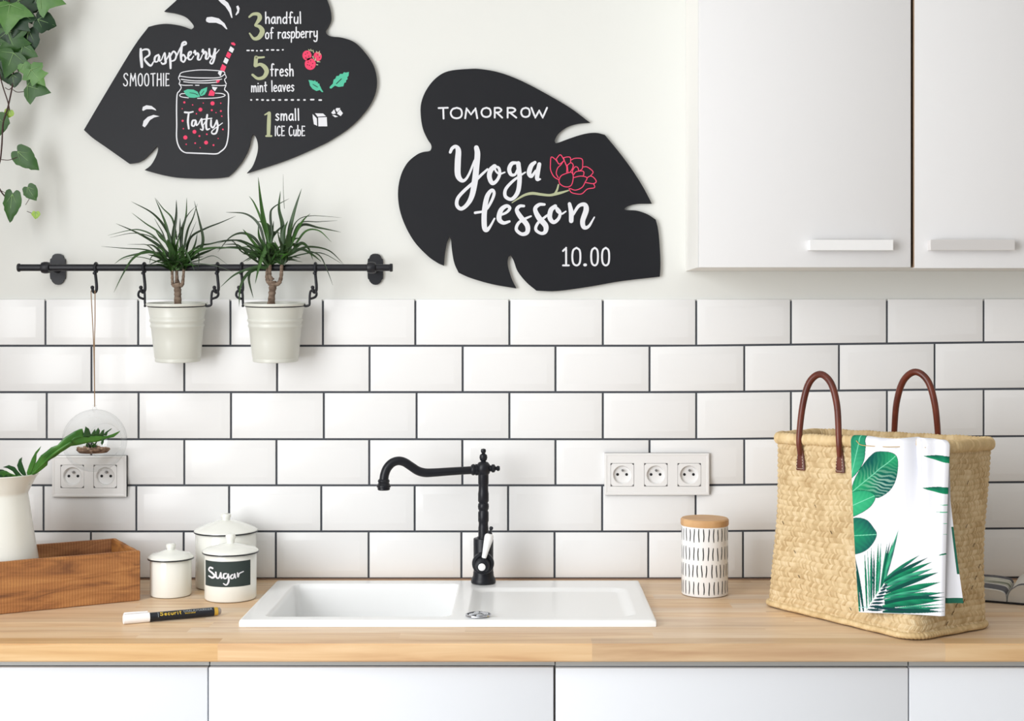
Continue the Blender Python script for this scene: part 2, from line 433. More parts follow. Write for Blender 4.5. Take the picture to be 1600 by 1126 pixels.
# ------------------------------------------------------------------ the room
XL, XR, YB, ZF, ZC = -1.62, 3.0, -4.6, -.91, 1.72
structure(box('wall_back', XL-.1, XR+.1, 0, .12, ZF, ZC, M_wall))
wall = bpy.data.objects['wall_back']
structure(box('floor', XL-.1, XR+.1, YB, .12, ZF-.05, ZF, M_floor))
structure(box('ceiling', XL-.1, XR+.1, YB, .12, ZC, ZC+.05, M_ceil))
structure(box('wall_right', XR, XR+.1, YB, 0, ZF, ZC, M_wall_side))
# left wall with a wide window opening
bm = bmesh.new()
WY0, WY1, WZ0, WZ1 = -3.9, -1.2, -.25, 1.5
for a in [(YB, WY0, ZF, ZC), (WY1, 0, ZF, ZC), (WY0, WY1, ZF, WZ0), (WY0, WY1, WZ1, ZC)]:
    t = box_bm(XL-.1, XL, a[0], a[1], a[2], a[3]); me_ = bpy.data.meshes.new('t'); t.to_mesh(me_); t.free(); bm.from_mesh(me_); bpy.data.meshes.remove(me_)
structure(frombm('wall_left', bm, M_wall_side))
wf = thing('window_1', (XL-.05, -2.55, WZ0), None, None); structure(wf)
for a in [(WY0, WY0+.06, WZ0, WZ1), (WY1-.06, WY1, WZ0, WZ1), (-2.58, -2.52, WZ0, WZ1), (WY0+.06, WY1-.06, WZ0, WZ0+.06), (WY0+.06, WY1-.06, WZ1-.06, WZ1)]:
    box('window_frame', XL-.08, XL-.03, a[0], a[1], a[2], a[3], M_carcass, wf)

# ---- tiles
J1 = [-74, 71, 216, 360, 504.5, 649, 796, 942, 1088, 1236, 1386, 1537, 1688]
J3 = [-72, 73, 216.5, 361, 506, 651, 796, 942, 1088, 1236, 1386, 1537, 1688]
J5 = [-77, 68, 213, 358, 502, 648, 794, 941, 1087, 1235, 1385, 1536, 1687]
J2 = [-2, 143, 288, 433, 577.5, 723, 868, 1015, 1163, 1311, 1460.5, 1611]
J4 = [-2.5, 142.5, 288, 432, 577, 722.5, 868, 1015, 1163, 1311, 1460, 1610]
J6 = [-4, 142, 287, 431, 576, 721, 866.5, 1013, 1161, 1310, 1460, 1610]
rowsJ = [J1, J2, J3, J4, J5, J6]
for J in rowsJ:                       # the tiling goes on past the frame on both sides
    while J[0] > -362: J.insert(0, max(-363, J[0]-145) if J[0]-145 > -340 else -363)
    while J[-1] < 1990: J.append(min(1991, J[-1]+150) if J[-1]+150 < 1970 else 1991)
linesY = [467.5, 540, 612.5, 686, 758, 830, 903.5]
def liney(i, x): return linesY[i]-(0 if x < 1080 else (min(x, 1620)-1080)/520*(.5 if i == 0 else [0, 6, 5.5, 5, 5.2, 5, 1.5][i]))
G = .0044/2
def tile(p00, p10, p11, p01, parent):   # corners as (x,z): lower-left, lower-right, upper-right, upper-left
    def inset(d, y):
        (ax, az), (bx, bz), (cx, cz), (dx, dz) = p00, p10, p11, p01
        return [(ax+d, y, az+d), (bx-d, y, bz+d), (cx-d, y, cz-d), (dx+d, y, dz-d)]
    rings = [inset(0, -.0005), inset(0, -.0050), inset(.0006, -.0057), inset(.0148, -.0108), inset(.0172, -.0114)]
    V = [v for r in rings for v in r]; Fc = []
    for i in range(4):
        for k in range(4):
            l = (k+1) % 4; Fc.append((i*4+k, i*4+l, (i+1)*4+l, (i+1)*4+k))
    Fc.append((16, 17, 18, 19))
    cx = sum(p[0] for p in (p00, p10))/2; cz = p00[1]
    me = bpy.data.meshes.new('tile'); me.from_pydata([(v[0]-cx, v[1], v[2]-cz) for v in V], [], Fc); me.materials.append(M_tile)
    me.polygons.foreach_set('use_smooth', [i >= 4 for i in range(len(Fc))]); me.update()
    bm = bmesh.new(); bm.from_mesh(me)
    for e in bm.edges:
        if len(e.link_faces) == 2 and e.calc_face_angle(0) > .5: e.smooth = False
    bm.to_mesh(me); bm.free()
    o = bpy.data.objects.new('tile', me); C.objects.link(o); o.parent = parent
    o.location = (cx, rng.uniform(-.0004, .0004), cz)
    o.rotation_euler = (rng.uniform(-.0022, .0022), 0, rng.uniform(-.0016, .0016))
for r in range(6):
    J = rowsJ[r]
    for a, b in zip(J[:-1], J[1:]):
        yb, yt = r+1, r
        def q(x, i): px, pz = xz(x, liney(i, x), -.005); return px, pz
        ll, lr, ur, ul = q(a, yb), q(b, yb), q(b, yt), q(a, yt)
        g = G
        tile((ll[0]+g, ll[1]+g), (lr[0]-g, lr[1]+g), (ur[0]-g, ur[1]-(g if r else 0)), (ul[0]+g, ul[1]-(g if r else 0)), wall)
gx0, gx1 = P(-363, 0, -.005).x, P(1991, 0, -.005).x
bm = box_bm(gx0, gx1, -.0022, 0, .0, P(0, 470, -.002).z)
g_ = frombm('grout', bm, M_grout, wall)
box('sealant_strip', gx0, gx1, -.012, -.0023, 0, .0022, mat('brown_sealant', rgb(150, 122, 104), .7), wall)

# ------------------------------------------------------------------ worktop of glued staves
SX0, SX1, SY0, SY1 = -.514, .2405, -.47, -.079      # outer edge of the sink
top = thing('worktop', (0, -.3, -.031), 'oiled beech worktop of glued staves running across the whole picture', 'worktop')
CX0, CX1, CY0, CY1 = -.50, .226, -.456, -.092        # cut-out under the sink
nrow = 14; wr = .6/nrow; WX0, WX1 = -1.615, 1.62
for r in range(nrow):
    y0 = -.6+r*wr; y1 = y0+wr
    x = WX0-rng.uniform(0, .4)
    if r == 0: x = -1.615
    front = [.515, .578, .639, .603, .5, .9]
    while x < WX1:
        L_ = rng.uniform(.38, .72) if r else front.pop(0)
        a, b = max(x, WX0), min(x+L_, WX1); x += L_
        if b-a < .02: continue
        pieces = [(a, b, y0, y1)]
        if y1 > CY0 and y0 < CY1:
            pieces = []
            if a < CX0: pieces.append((a, min(b, CX0), y0, y1))
            if b > CX1: pieces.append((max(a, CX1), b, y0, y1))
            m0, m1 = max(a, CX0), min(b, CX1)
            if m1 > m0:
                if y0 < CY0: pieces.append((m0, m1, y0, CY0))
                if y1 > CY1: pieces.append((m0, m1, CY1, y1))
        for (p, q_, s, t) in pieces:
            if q_-p > .004 and t-s > .002: 
                bm = box_bm(p, q_, s+(.0 if s > -.59 else 0), t, -.031, 0)
                if s < -.595:
                    ed = [e for e in bm.edges if all(v.co.y < -.599 for v in e.verts) and abs(e.verts[0].co.x-e.verts[1].co.x) > .01]
                    bmesh.ops.bevel(bm, geom=ed, offset=.002, segments=2, affect='EDGES')
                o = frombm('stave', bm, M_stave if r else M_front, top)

# ------------------------------------------------------------------ base cabinets
def Xf(px, y): return (px-VX)*(D+y)/F
edges = [Xf(-650, -.58), Xf(325, -.58), Xf(866.5, -.58), Xf(1420, -.58), Xf(2290, -.58)]
blabels = ['white base cabinet at the left end under the wooden crate', 'white base cabinet under the sink and the black tap',
           'white base cabinet between the sink cabinet and the one under the open book', 'white base cabinet at the right end under the open book']
for i in range(4):
    a, b = edges[i], edges[i+1]
    c = thing('base_cabinet', ((a+b)/2, -.3, ZF), blabels[i], 'cabinet', 'base cabinets under the worktop')
    t = .016
    box('side_panel', a+.0005, a+t, -.558, -.01, -.81, -.031, M_carcass, c)
    box('side_panel', b-t, b-.0005, -.558, -.01, -.81, -.031, M_carcass, c)
    box('back_panel', a+t, b-t, -.02, -.01, -.81, -.031, M_carcass, c)
    box('bottom_panel', a+t, b-t, -.558, -.02, -.81, -.794, M_carcass, c)
    box('plinth', a, b, -.52, -.50, ZF, -.81, M_carcass, c)
    g0 = .0012 if i != 2 else .0020
    g1 = .0012 if i != 1 else .0020
    dz = [0, 0, -.0012, -.0012][i]
    d = box('door', a+g0, b-g1, -.580, -.561, -.80, -.0452+dz, M_base_front, c, .0012)
    box('top_rail', a+(.0022 if i else 0), b, -.572, -.559, -.0435+dz, -.0312, M_alu, c)

# ------------------------------------------------------------------ wall cabinets
yd = -.225
zb = P(0, 417.5, yd).z
for i, (pa, pb) in enumerate([(1092, 1424), (1424, 1764)]):
    a, b = Xf(pa, yd), Xf(pb, yd)
    c = thing('wall_cabinet', ((a+b)/2, 0, zb), ['white wall cabinet with a satin white handle, left of the two cabinets',
              'white wall cabinet with a greyer handle, cut off by the right edge'][i], 'cabinet', 'wall cabinets over the worktop')
    zt = zb+.72; t = .016; y1 = -.0005; yc = yd+.020
    for nm_, q in [('side_panel', (a+.0005, a+t, yc, y1, zb+.001, zt)), ('side_panel', (b-t, b-.0005, yc, y1, zb+.001, zt)), ('bottom_panel', (a+t, b-t, yc, y1, zb+.001, zb+t)), ('top_panel', (a+t, b-t, yc, y1, zt-t, zt)), ('back_panel', (a+t, b-t, -.012, y1, zb+t, zt-t))]:
        box(nm_, *q, M_carcass, c)
    if i == 0: box('edge_or_gap_shade', b-.010, b-.0003, yc-.0006, yc-.0001, zb+.001, zt, M_gap, c)  # dark strip over the white carcass edge, paints the gap as shaded
    else: box('edge_or_gap_shade', a+.0003, a+.010, yc-.0006, yc-.0001, zb+.001, zt, M_gap, c)
    da, db = (a+.0005, b-.0012) if i == 0 else (a+.0060, b-.001)
    dd = box('door', da, db, yd, yd+.018, zb-(.0015 if i else 0), zt, M_white_lac, c, .0008)
    if i: box('edge_or_gap_shade', da-.0009, da-.0001, yd+.0004, yd+.018, zb, zt, M_edge, dd)
    if i == 0: box('edge_or_gap_shade', db+.0001, db+.0009, yd+.001, yd+.018, zb, zt, M_gap, dd)  # door side coloured dark too, as gap shade
    h0, h1 = [(1265, 1396), (1453.5, 1586)][i]
    y0h = yd-.020
    hx0, hx1 = Xf(h0, y0h), Xf(h1, y0h); hz0, hz1 = P(0, 391, y0h).z, P(0, 374.5, y0h).z
    bm = box_bm(hx0, hx1, y0h, y0h+.006, hz0, hz1, .0008)
    for xx in (hx0+.0006, hx1-.0106):
        t_ = box_bm(xx, xx+.010, y0h+.005, yd-.0002, hz0+.0008, hz1-.0008); me_ = bpy.data.meshes.new('t'); t_.to_mesh(me_); t_.free(); bm.from_mesh(me_); bpy.data.meshes.remove(me_)
    frombm('handle', bm, [M_handle, M_handle2][i], dd)

# ------------------------------------------------------------------ sink (height field with walls)
sink = thing('sink', ((SX0+SX1)/2, (SY0+SY1)/2, 0), 'white inset sink with deep left bowl and shallow drainer under the black tap', 'sink')
BX0, BX1, BY0, BY1 = -.472, -.132, -.438, -.118     # bowl
DX0, DX1, DY0, DY1 = -.100, .205, -.440, -.160      # drainer recess
def sstep(e0, e1, x):
    t = min(1, max(0, (x-e0)/(e1-e0))); return t*t*(3-2*t)
def rr(x, y, x0, x1, y0, y1, r):                     # signed distance to a rounded rectangle (negative inside)
    cx, cy = (x0+x1)/2, (y0+y1)/2; hx, hy = (x1-x0)/2-r, (y1-y0)/2-r
    qx, qy = abs(x-cx)-hx, abs(y-cy)-hy
    return math.hypot(max(qx, 0), max(qy, 0))+min(max(qx, qy), 0)-r
def grid_axis(a, b, n, marks):
    s = set(np.linspace(a, b, n).round(5))
    for m_ in marks:
        for k in np.linspace(-.016, .016, 15): 
            if a < m_+k < b: s.add(round(m_+k, 5))
    return sorted(s)
gx = grid_axis(SX0+.004, SX1-.004, 90, [BX0+.008, BX1-.008, DX0+.01, DX1-.01]); gy = grid_axis(SY0+.004, SY1-.004, 60, [BY0+.008, BY1-.008, DY0+.01, DY1-.01])
V, Fc = [], []
for y in gy:
    for x in gx:
        z = .012
        sd = rr(x, y, BX0, BX1, BY0, BY1, .018)
        z -= .165*sstep(.0, -.022, sd)*1 + (.006*sstep(-.03, -.15, sd))
        sd2 = rr(x, y, DX0, DX1, DY0, DY1, .03)
        z -= .0055*sstep(.004, -.020, sd2)
        V.append((x, y, z))
nx = len(gx); ny = len(gy)
for j in range(ny-1):
    for i in range(nx-1): Fc.append((j*nx+i, j*nx+i+1, (j+1)*nx+i+1, (j+1)*nx+i))
# rolled outer edge with rounded corners
ring = [j*nx for j in range(0)]
per = [(i, 0) for i in range(nx)]+[(nx-1, j) for j in range(1, ny)]+[(i, ny-1) for i in range(nx-2, -1, -1)]+[(0, j) for j in range(ny-2, 0, -1)]
prev = [j*nx+i for i, j in per]
for off, zz in [(.0028, .0108), (.004, .008), (.004, .0003)]:
    cur = []
    for i, j in per:
        x, y = gx[i], gy[j]; cur.append(len(V))
        dx = -off if i == 0 else off if i == nx-1 else 0; dy = -off if j == 0 else off if j == ny-1 else 0
        if dx and dy: dx *= .6; dy *= .6
        V.append((x+dx, y+dy, zz))
    for k in range(len(per)):
        l = (k+1) % len(per); Fc.append((prev[k], cur[k], cur[l], prev[l]))
    prev = cur
bm = bmesh.new(); vv = [bm.verts.new(v) for v in V]
for f in Fc: bm.faces.new([vv[i] for i in f])
autosmooth(frombm('basin', bm, M_sink, sink), 60)
# chrome pop-up plug on the drainer
pc = P(747.5, 963, -.44); pdx = pc.x
dc = Vector((-.0825+.0015, -.428, .0125)); dc = Vector(((747.5-VX)*(D-.432)/F, -.433, .0122))
dr = thing('drain_fitting', dc, None, None); dr.parent = sink; dr.location = dc-sink.location; 
del_ = [k for k in list(dr.keys())]
lathe('drain_ring', dc, [(.0, .0005), (.0225, .0005), (.0242, .0018), (.0235, .0036), (.0205, .0042), (.0165, .0022), (.0, .0022)], M_chrome, dr, 40)
lathe('drain_cap', dc+Vector((.002, .0, .0023)), [(0, 0), (.0125, 0), (.0128, .002), (.009, .0046), (.005, .0056), (0, .006)], M_chrome, dr, 32)

# ------------------------------------------------------------------ tap
FY = -.113; fk = (D+FY)/F
def fz(y): return H-(y-VY)*fk
def fx(x): return (x-VX)*fk
fc = Vector((fx(755.3), FY, 0))
tap = thing('kitchen_tap', (fc.x, FY, .0122), 'matt black traditional kitchen tap with swan spout and white lever behind the sink', 'tap')
def prof(rows): return [(r*fk, fz(y)) for r, y in rows]
lathe('tap_base', fc, [(.0, .0124)]+prof([(19.2, 909.4), (19.4, 907), (18.6, 903), (16.6, 900), (16.0, 896), (16.0, 893), (15.4, 892), (15.6, 842), (15.0, 840.5), (10.5, 840), (9.5, 838), (0, 838)]), M_faucet, tap)
lathe('tap_column', fc, prof([(0, 840), (8.0, 840), (8.0, 824), (7.4, 820), (7.4, 816), (8.3, 813.5), (8.3, 800), (7.2, 798), (7.0, 797), (8.2, 795), (8.7, 791), (8.2, 787), (7.0, 785.5), (7.2, 784.5), (8.4, 782.5), (8.4, 771), (7.6, 766), (7.5, 757), (8.2, 754.5), (8.2, 738), (9.5, 736.5), (0, 736)]), M_faucet, tap)
lathe('tap_joint', fc, prof([(0, 743), (7, 742.5), (10.2, 738.5), (11.2, 731), (10.4, 726), (7.5, 722), (4.0, 720.6), (3.6, 719.8), (5.2, 718.6), (6.3, 714.5), (5.6, 710.5), (3.2, 708.6), (2.4, 707.8), (3.6, 706.6), (4.2, 704), (3.4, 701.3), (0, 700.3)]), M_faucet, tap)
jc = Vector((fc.x, FY, fz(731.5)))
lathe('side_finial', jc, [(r*fk, h*fk) for r, h in [(4, 8), (5, 11), (4.5, 12), (6.4, 13.5), (6.4, 17), (4.5, 18.5), (2.8, 19.5), (2.8, 20.5), (4, 21.5), (4.2, 23.5), (3.2, 25.5), (0, 26)]], M_faucet, tap, axis='x')
lathe('spout_collar', Vector((fc.x, FY, fz(733.5))), [(r*fk, -h*fk) for r, h in [(7, 6), (8.6, 8), (9, 12), (7.8, 13), (8.8, 14.5), (8.8, 17), (7.4, 19), (6.5, 19.5)]], M_faucet, tap, axis='x')
sp = [(742, 734, 6.3), (720, 735.2, 6.2), (698, 736.6, 6.4), (678, 738, 6.6), (664, 738.2, 6.9), (652.5, 735, 6.9), (641, 727.5, 6.8), (631.5, 721.6, 6.8), (622, 719.8, 6.8), (612.5, 723, 6.9), (605, 731, 7), (601, 741, 7), (599.6, 751, 7.2)]
sp = cr(sp, 5)
swing = -.045                                          # the spout swings slightly forward over the bowl
pts = [Vector((fx(q[0]), FY+swing*((742-q[0])/142.0), H-(q[1]-VY)*(D+FY+swing*((742-q[0])/142.0))/F)) for q in sp]
pts = [Vector(((q[0]-VX)*(D+p.y)/F, p.y, p.z)) for q, p in zip(sp, pts)]
tube('spout', pts, [q[2]*fk for q in sp], M_faucet, tap, 24)
nc = pts[-1]; 
lathe('spout_nozzle', nc, [(r*fk, -(y-751)*fk) for r, y in [(7, 748), (8.6, 749.5), (9.3, 751.5), (8.2, 754), (9.4, 756), (10.8, 757.5), (10.8, 760.5), (9.4, 761.5), (9.6, 764), (8.4, 765.2), (6.5, 765.3), (6.5, 763), (0, 763)]], M_faucet, tap)
vc = Vector((fx(755.5), FY, fz(875.5)))
lathe('valve_housing', vc, [(r*fk, h) for r, h in [(13, .0), (15.5, .018), (16.8, .026), (17.2, .034), (16.4, .038), (12.5, .0385), (12, .036)]], M_faucet, tap, axis='y')
lathe('valve_cap', vc+Vector((-.001, 0, -.0025)), [(r*fk, h) for r, h in [(11.5, .034), (11.8, .043), (10.2, .046), (9.4, .049), (6.2, .050), (6, .049)]], M_faucet, tap, axis='y')
lathe('ceramic_button', vc+Vector((-.002, 0, -.0045)), [(r*fk, h) for r, h in [(5.6, .049), (5.6, .0515), (4.2, .0528), (0, .0532)]], M_ceramic, tap, axis='y')
lv = []
lb, lt = Vector((fx(757), FY-.047, fz(866))), Vector((fx(766.3), FY-.045, fz(828)))
ax_ = (lt-lb).normalized(); L_ = (lt-lb).length
tube('lever_arm', [vc+Vector((0, -.044, .002)), lb+ax_*.006], [.0048, .0042], M_faucet, tap, 14)
lp = [(0, 0), (3.4, .02), (3.9, .06), (4.2, .2), (5.2, .4), (6.2, .62), (7.0, .8), (6.9, .9), (5.8, .96), (3.0, 1.0), (0, 1.0)]
rot = Vector((0, 0, 1)).rotation_difference(ax_).to_matrix()
lathe('lever_grip', lb, [(r*fk, h*L_) for r, h in lp], M_ceramic, tap, 28, tilt=rot)
lathe('lever_finial', lt, [(r*fk, h*fk) for r, h in [(3, -.5), (3.8, .6), (2.4, 2.2), (1.3, 3.6), (1.3, 5), (2.6, 6.2), (3.1, 8.6), (2.4, 10.6), (0, 11.4)]], M_faucet, tap, 20, tilt=rot)

# ------------------------------------------------------------------ sockets
def socket_plate(name, x0, x1, y0, y1, inserts, label, warm=0):
    Y = -.0105
    a, zt = xz(x0, y0, Y-.008); b, zb_ = xz(x1, y1, Y-.008)
    t = thing(name, ((a+b)/2, -.009, (zt+zb_)/2), label, 'socket', 'white wall sockets on the tiles')
    # frame with square windows: strips around the inserts
    bm = bmesh.new()
    ins = [(xz(u-18.4, v-18.2, Y-.008), xz(u+18.4, v+18.2, Y-.008)) for u, v in inserts]
    izt, izb = ins[0][0][1], ins[0][1][1]
    parts_ = [(a, b, izt, zt), (a, b, zb_, izb)]
    xs = [a]+[c_ for i_ in ins for c_ in (i_[0][0], i_[1][0])]+[b]
    for k in range(0, len(xs), 2): parts_.append((xs[k], xs[k+1], izb, izt))
    for (p, q_, r_, s) in parts_:
        t_ = box_bm(p, q_, Y-.0085, Y+.0005, r_, s); me_ = bpy.data.meshes.new('t'); t_.to_mesh(me_); t_.free(); bm.from_mesh(me_); bpy.data.meshes.remove(me_)
    bmesh.ops.remove_doubles(bm, verts=bm.verts, dist=1e-6)
    frombm('frame', bm, M_plastic, t)
    # soft raised lip around the frame
    lp_ = [Vector((a+.002, Y-.008, zt-.002)), Vector((b-.002, Y-.008, zt-.002)), Vector((b-.002, Y-.008, zb_+.002)), Vector((a+.002, Y-.008, zb_+.002))]
    V, Fc = [], []
    prof_ = [(-.002, .0085), (-.002, .0), (-.0012, -.0010), (.001, -.0013), (.004, -.0008), (.0045, .0003)]
    for k, p in enumerate(lp_):
        sx = 1 if k in (0, 3) else -1; sz = -1 if k in (0, 1) else 1
        for off, dy in prof_: V.append((p.x+sx*off, p.y+dy, p.z+sz*off))
    for k in range(4):
        l = (k+1) % 4
        for m_ in range(5): Fc.append((k*6+m_, l*6+m_, l*6+m_+1, k*6+m_+1))
    build('frame_lip', V, Fc, M_plastic, t)
    for u, v in inserts:
        c = P(u, v, Y-.009); h = .0225; n = 32; r = .0187
        V, Fc = [], []
        # square face with a round well
        hw = (ins[0][1][0]-ins[0][0][0])/2-.0007; hh = (izt-izb)/2-.0007
        for k in range(n):
            an = 2*PI*(k+.5)/n; ca, sa = math.cos(an), math.sin(an); s = 1/max(abs(ca), abs(sa))
            V += [(c.x+ca*s*hw, c.y+.006, c.z+sa*s*hh), (c.x+ca*s*hw, c.y, c.z+sa*s*hh), (c.x+ca*(r+.0012), c.y, c.z+sa*(r+.0012)), (c.x+ca*r, c.y+.0014, c.z+sa*r), (c.x+ca*(r-.0012), c.y+.0065, c.z+sa*(r-.0012)), (c.x+ca*.012, c.y+.0072, c.z+sa*.012), (c.x, c.y+.0072, c.z)]
        for k in range(n):
            l = (k+1) % n
            for m_ in range(5): Fc.append((k*7+m_, k*7+m_+1, l*7+m_+1, l*7+m_))
            Fc.append((k*7+5, k*7+6, l*7+5))
        bm = bmesh.new(); vv = [bm.verts.new(q) for q in V]
        for f in Fc: bm.faces.new([vv[i] for i in f])
        bmesh.ops.remove_doubles(bm, verts=bm.verts, dist=1e-6)
        io = autosmooth(frombm('socket_insert', bm, M_plastic, t), 35)
        for sx in (-1, 1):
            lathe('pin_hole', c+Vector((sx*.0096, .0070, 0)), [(0, .0), (.0030, .0), (.0030, .0004), (0, .0004)], M_dark, io, 14, axis='y')
        lathe('earth_pin', c+Vector((.001, .007, .0088)), [(.0, 0), (.0026, 0), (.0026, .006), (.0016, .008), (0, .0082)], M_pin, io, 14, axis='y')
    # dark seam behind the inserts
    box('seam', xs[1]-.0002, xs[-2]+.0002, Y-.0013, Y-.0003, izb-.0002, izt+.0002, M_plasticline, t)
    return t
socket_plate('double_socket', 81.5, 197.7, 711.5, 776, [(113, 744), (164.4, 744)], 'white double wall socket under the hanging glass globe')
socket_plate('triple_socket', 944.5, 1108.2, 707.5, 773, [(972.3, 741.5), (1024.8, 741.5), (1077, 741.5)], 'white triple wall socket between the tap and the straw bag')

# ------------------------------------------------------------------ leaf shaped chalkboards
def outline(runs, y):
    out = []
    for r in runs:
        s = cr(r, 5) if len(r) > 2 else [np.array(r[0], float), np.array(r[1], float)]
        out += [tuple(q) for q in s[:-1]]
    return [xz(a, b, y) for a, b in out]
YBd = -.010
b1 = thing('leaf_chalkboard', tuple(P(360, 150, -.001)), 'black leaf-shaped chalkboard with a raspberry smoothie recipe drawn in chalk', 'chalkboard')
runs1 = [[(131,203),(167,142),(209,73),(232,42)], [(232,42),(246,38.5),(262,37.3),(283,40.4),(299,46)], [(299,46),(302.6,42.5),(300.5,37),(290,26.6),(275.5,21),(256.5,17.8)],
 [(256.5,17.8),(276,0),(300,-24),(335,-46),(380,-60),(430,-62),(472,-48),(500,-24),(511,0),(516,15),(517.3,30.6),(513,41),(509,47.5),(511,53.5),(518,57),(535,59),(553.8,66),(570,81.7),(583.4,102),(588.7,124.6),(586.3,145),(577,165),(562,184),(543.6,201),(521,216),(500,227.5),(448,250),(385.6,270.6)],
 [(385.6,270.6),(395,259),(402,239),(402.8,225),(399.5,214),(395,209.5)], [(395,209.5),(392.4,215.6),(388.7,231),(379.4,250),(367,266),(356,276)],
 [(356,276),(338.7,278.2),(307,278.7),(276,277),(251,272.5),(226,265.6)], [(226,265.6),(235.6,258),(243.4,245),(247,233),(245.6,227.5)], [(245.6,227.5),(242,231),(229,245),(217,253),(202,255.6)],
 [(202,255.6),(167,231),(145,215.6),(131,203)]]
extrude_outline('board_panel', outline(runs1, YBd), YBd, -.0035, M_board, b1)
def standoffs(root, pts):
    for px, py in pts:
        c = P(px, py, 0); lathe('wall_pad', (c.x, -.0002, c.z), [(0, 0), (.012, 0), (.012, .0035), (0, .0035)], M_dark, root, 16, axis='y')
standoffs(b1, [(200, 190), (360, 120), (520, 140), (350, 250)])
mb = lambda x, y, o=0: P(x, y, YBd-.0003-o)
mb2 = lambda x, y, o=0: P(x, y, YBd-.0007-o)
def paint(name, strokes, m, root, polys=None, mp=mb, label=None):
    g = []
    if strokes: g.append(strokes_geo(strokes, mp))
    if polys: g.append(polys_geo(polys, mp))
    V, Fc = join(g); o = build(name, V, Fc, m, root)
    if label: o['label'] = label
    return o
k = 4.504
# "Raspberry" brush script
paint('lettering', zs(120, 0, k, [
 [(450,345,16),(452,400,22),(458,470,18)], [(445,365,8),(475,348,12),(505,352,14),(510,385,14),(478,412,12),(492,440,16),(520,462,14),(540,435,8)],
 [(575,385,12),(552,400,15),(548,430,14),(568,432,10),(580,395,14),(582,428,12),(596,420,8)],
 [(596,420,8),(618,372,10),(622,410,16),(625,440,16),(605,450,12),(594,440,10)], [(625,430,8),(650,385,10)],
 [(652,375,14),(658,430,17),(660,480,14)], [(655,400,12),(680,362,12),(700,385,13),(690,420,12),(662,432,9)],
 [(690,420,8),(735,330,12),(768,310,12),(762,295,14),(742,310,16),(733,380,17),(735,425,15)], [(735,425,12),(752,436,12),(765,410,13),(750,385,12),(738,400,8)],
 [(765,415,8),(800,385,9),(805,365,12),(788,372,14),(785,412,14),(805,418,10),(822,395,7)],
 [(822,372,8),(832,358,14),(836,385,12),(848,372,10),(856,385,16),(852,415,15),(868,418,10),(884,385,7)],
 [(880,365,8),(888,350,14),(892,378,12),(902,362,10),(912,376,16),(908,410,15),(922,412,10),(934,385,8)],
 [(932,345,14),(935,385,16),(955,398,12),(975,345,14)], [(972,345,15),(970,400,15),(955,445,13),(938,440,11),(950,415,8),(1002,350,6)]]), M_chalk, b1)
paint('lettering', letters('SMOOTHIE', 193, 264, 134, 19.2, 1.9, .26), M_chalk, b1)
paint('lettering', zs(120, 0, k, [
 [(760,790,14),(790,792,12),(818,786,10)], [(788,792,12),(782,850,15),(788,905,12)],
 [(835,845,10),(815,850,13),(810,880,13),(826,885,10),(838,850,12),(842,880,12),(856,872,8)],
 [(856,872,8),(878,835,10),(880,870,14),(888,895,14),(885,915,10),(870,908,8)],
 [(890,880,7),(915,840,8)], [(918,808,13),(910,870,15),(915,910,13),(935,905,8)], [(885,840,8),(950,832,8)],
 [(945,845,12),(945,885,14),(962,895,12),(985,850,12)], [(985,848,14),(992,890,14),(980,935,13),(955,940,11),(955,918,8),(1025,865,6)]]), M_chalk, b1)
jar = [[(722,540,6),(735,512,6),(800,498,6),(880,492,6),(980,496,6),(1035,505,6),(1042,520,6)], [(722,535,6),(800,545,6),(900,548,7),(1000,545,6),(1042,522,6)],
 [(722,530,5),(716,550,6),(726,570,6),(720,590,7)], [(1042,520,5),(1052,545,6),(1040,560,6),(1052,590,7)], [(735,558,7),(820,568,6),(900,568,7),(1000,560,6),(1020,556,5)],
 [(752,575,6),(820,582,6),(920,583,7),(985,578,6)], [(720,590,7),(730,596,6),(760,600,6),(815,600,5)], [(835,600,6),(860,600,6)], [(950,600,6),(1020,602,6),(1050,598,6)],
 [(720,590,7),(735,615,6),(722,640,7),(706,665,8),(702,760,9),(703,880,9),(702,960,9),(710,1010,9),(730,1050,9),(760,1072,8),(800,1076,9),(900,1080,9),(980,1082,9),(1010,1068,9),(1045,1035,9),(1062,980,9),(1068,900,9),(1066,780,9),(1068,680,9),(1060,650,8),(1040,630,7),(1050,600,7)],
 [(785,688,6),(740,682,6),(724,672,6),(735,660,6),(760,658,5)], [(850,692,6),(960,690,6),(1020,682,6),(1044,670,6),(1020,658,6),(975,655,5)]]
paint('jar_drawing', zs(120, 0, k, jar), M_chalk, b1)
Z = lambda pts, ox=120, oy=0, kk=4.504: [(ox+x/kk, oy+y/kk) for x, y in pts]
straw = [(Z([(1085,300),(1105,298),(1118,312),(1110,322),(1088,312)]), 1), (Z([(1082,325),(1108,345),(1095,372),(1068,356)]), 0), (Z([(1062,362),(1088,380),(1074,412),(1048,396)]), 1),
         (Z([(1044,403),(1070,420),(1055,452),(1030,436)]), 0), (Z([(1024,450),(1052,468),(1038,505),(1008,490)]), 1), (Z([(1003,495),(1022,505),(1012,538),(992,515)]), 0),
         (Z([(980,565),(1008,562),(1002,578),(984,585)]), 1), (Z([(952,610),(990,615),(985,622),(972,642),(955,625)]), 0), (Z([(935,640),(948,630),(972,650),(965,675),(925,672)]), 1)]
for p, c_ in straw: paint('straw_stripe', None, M_pink if c_ else M_chalk, b1, [p])
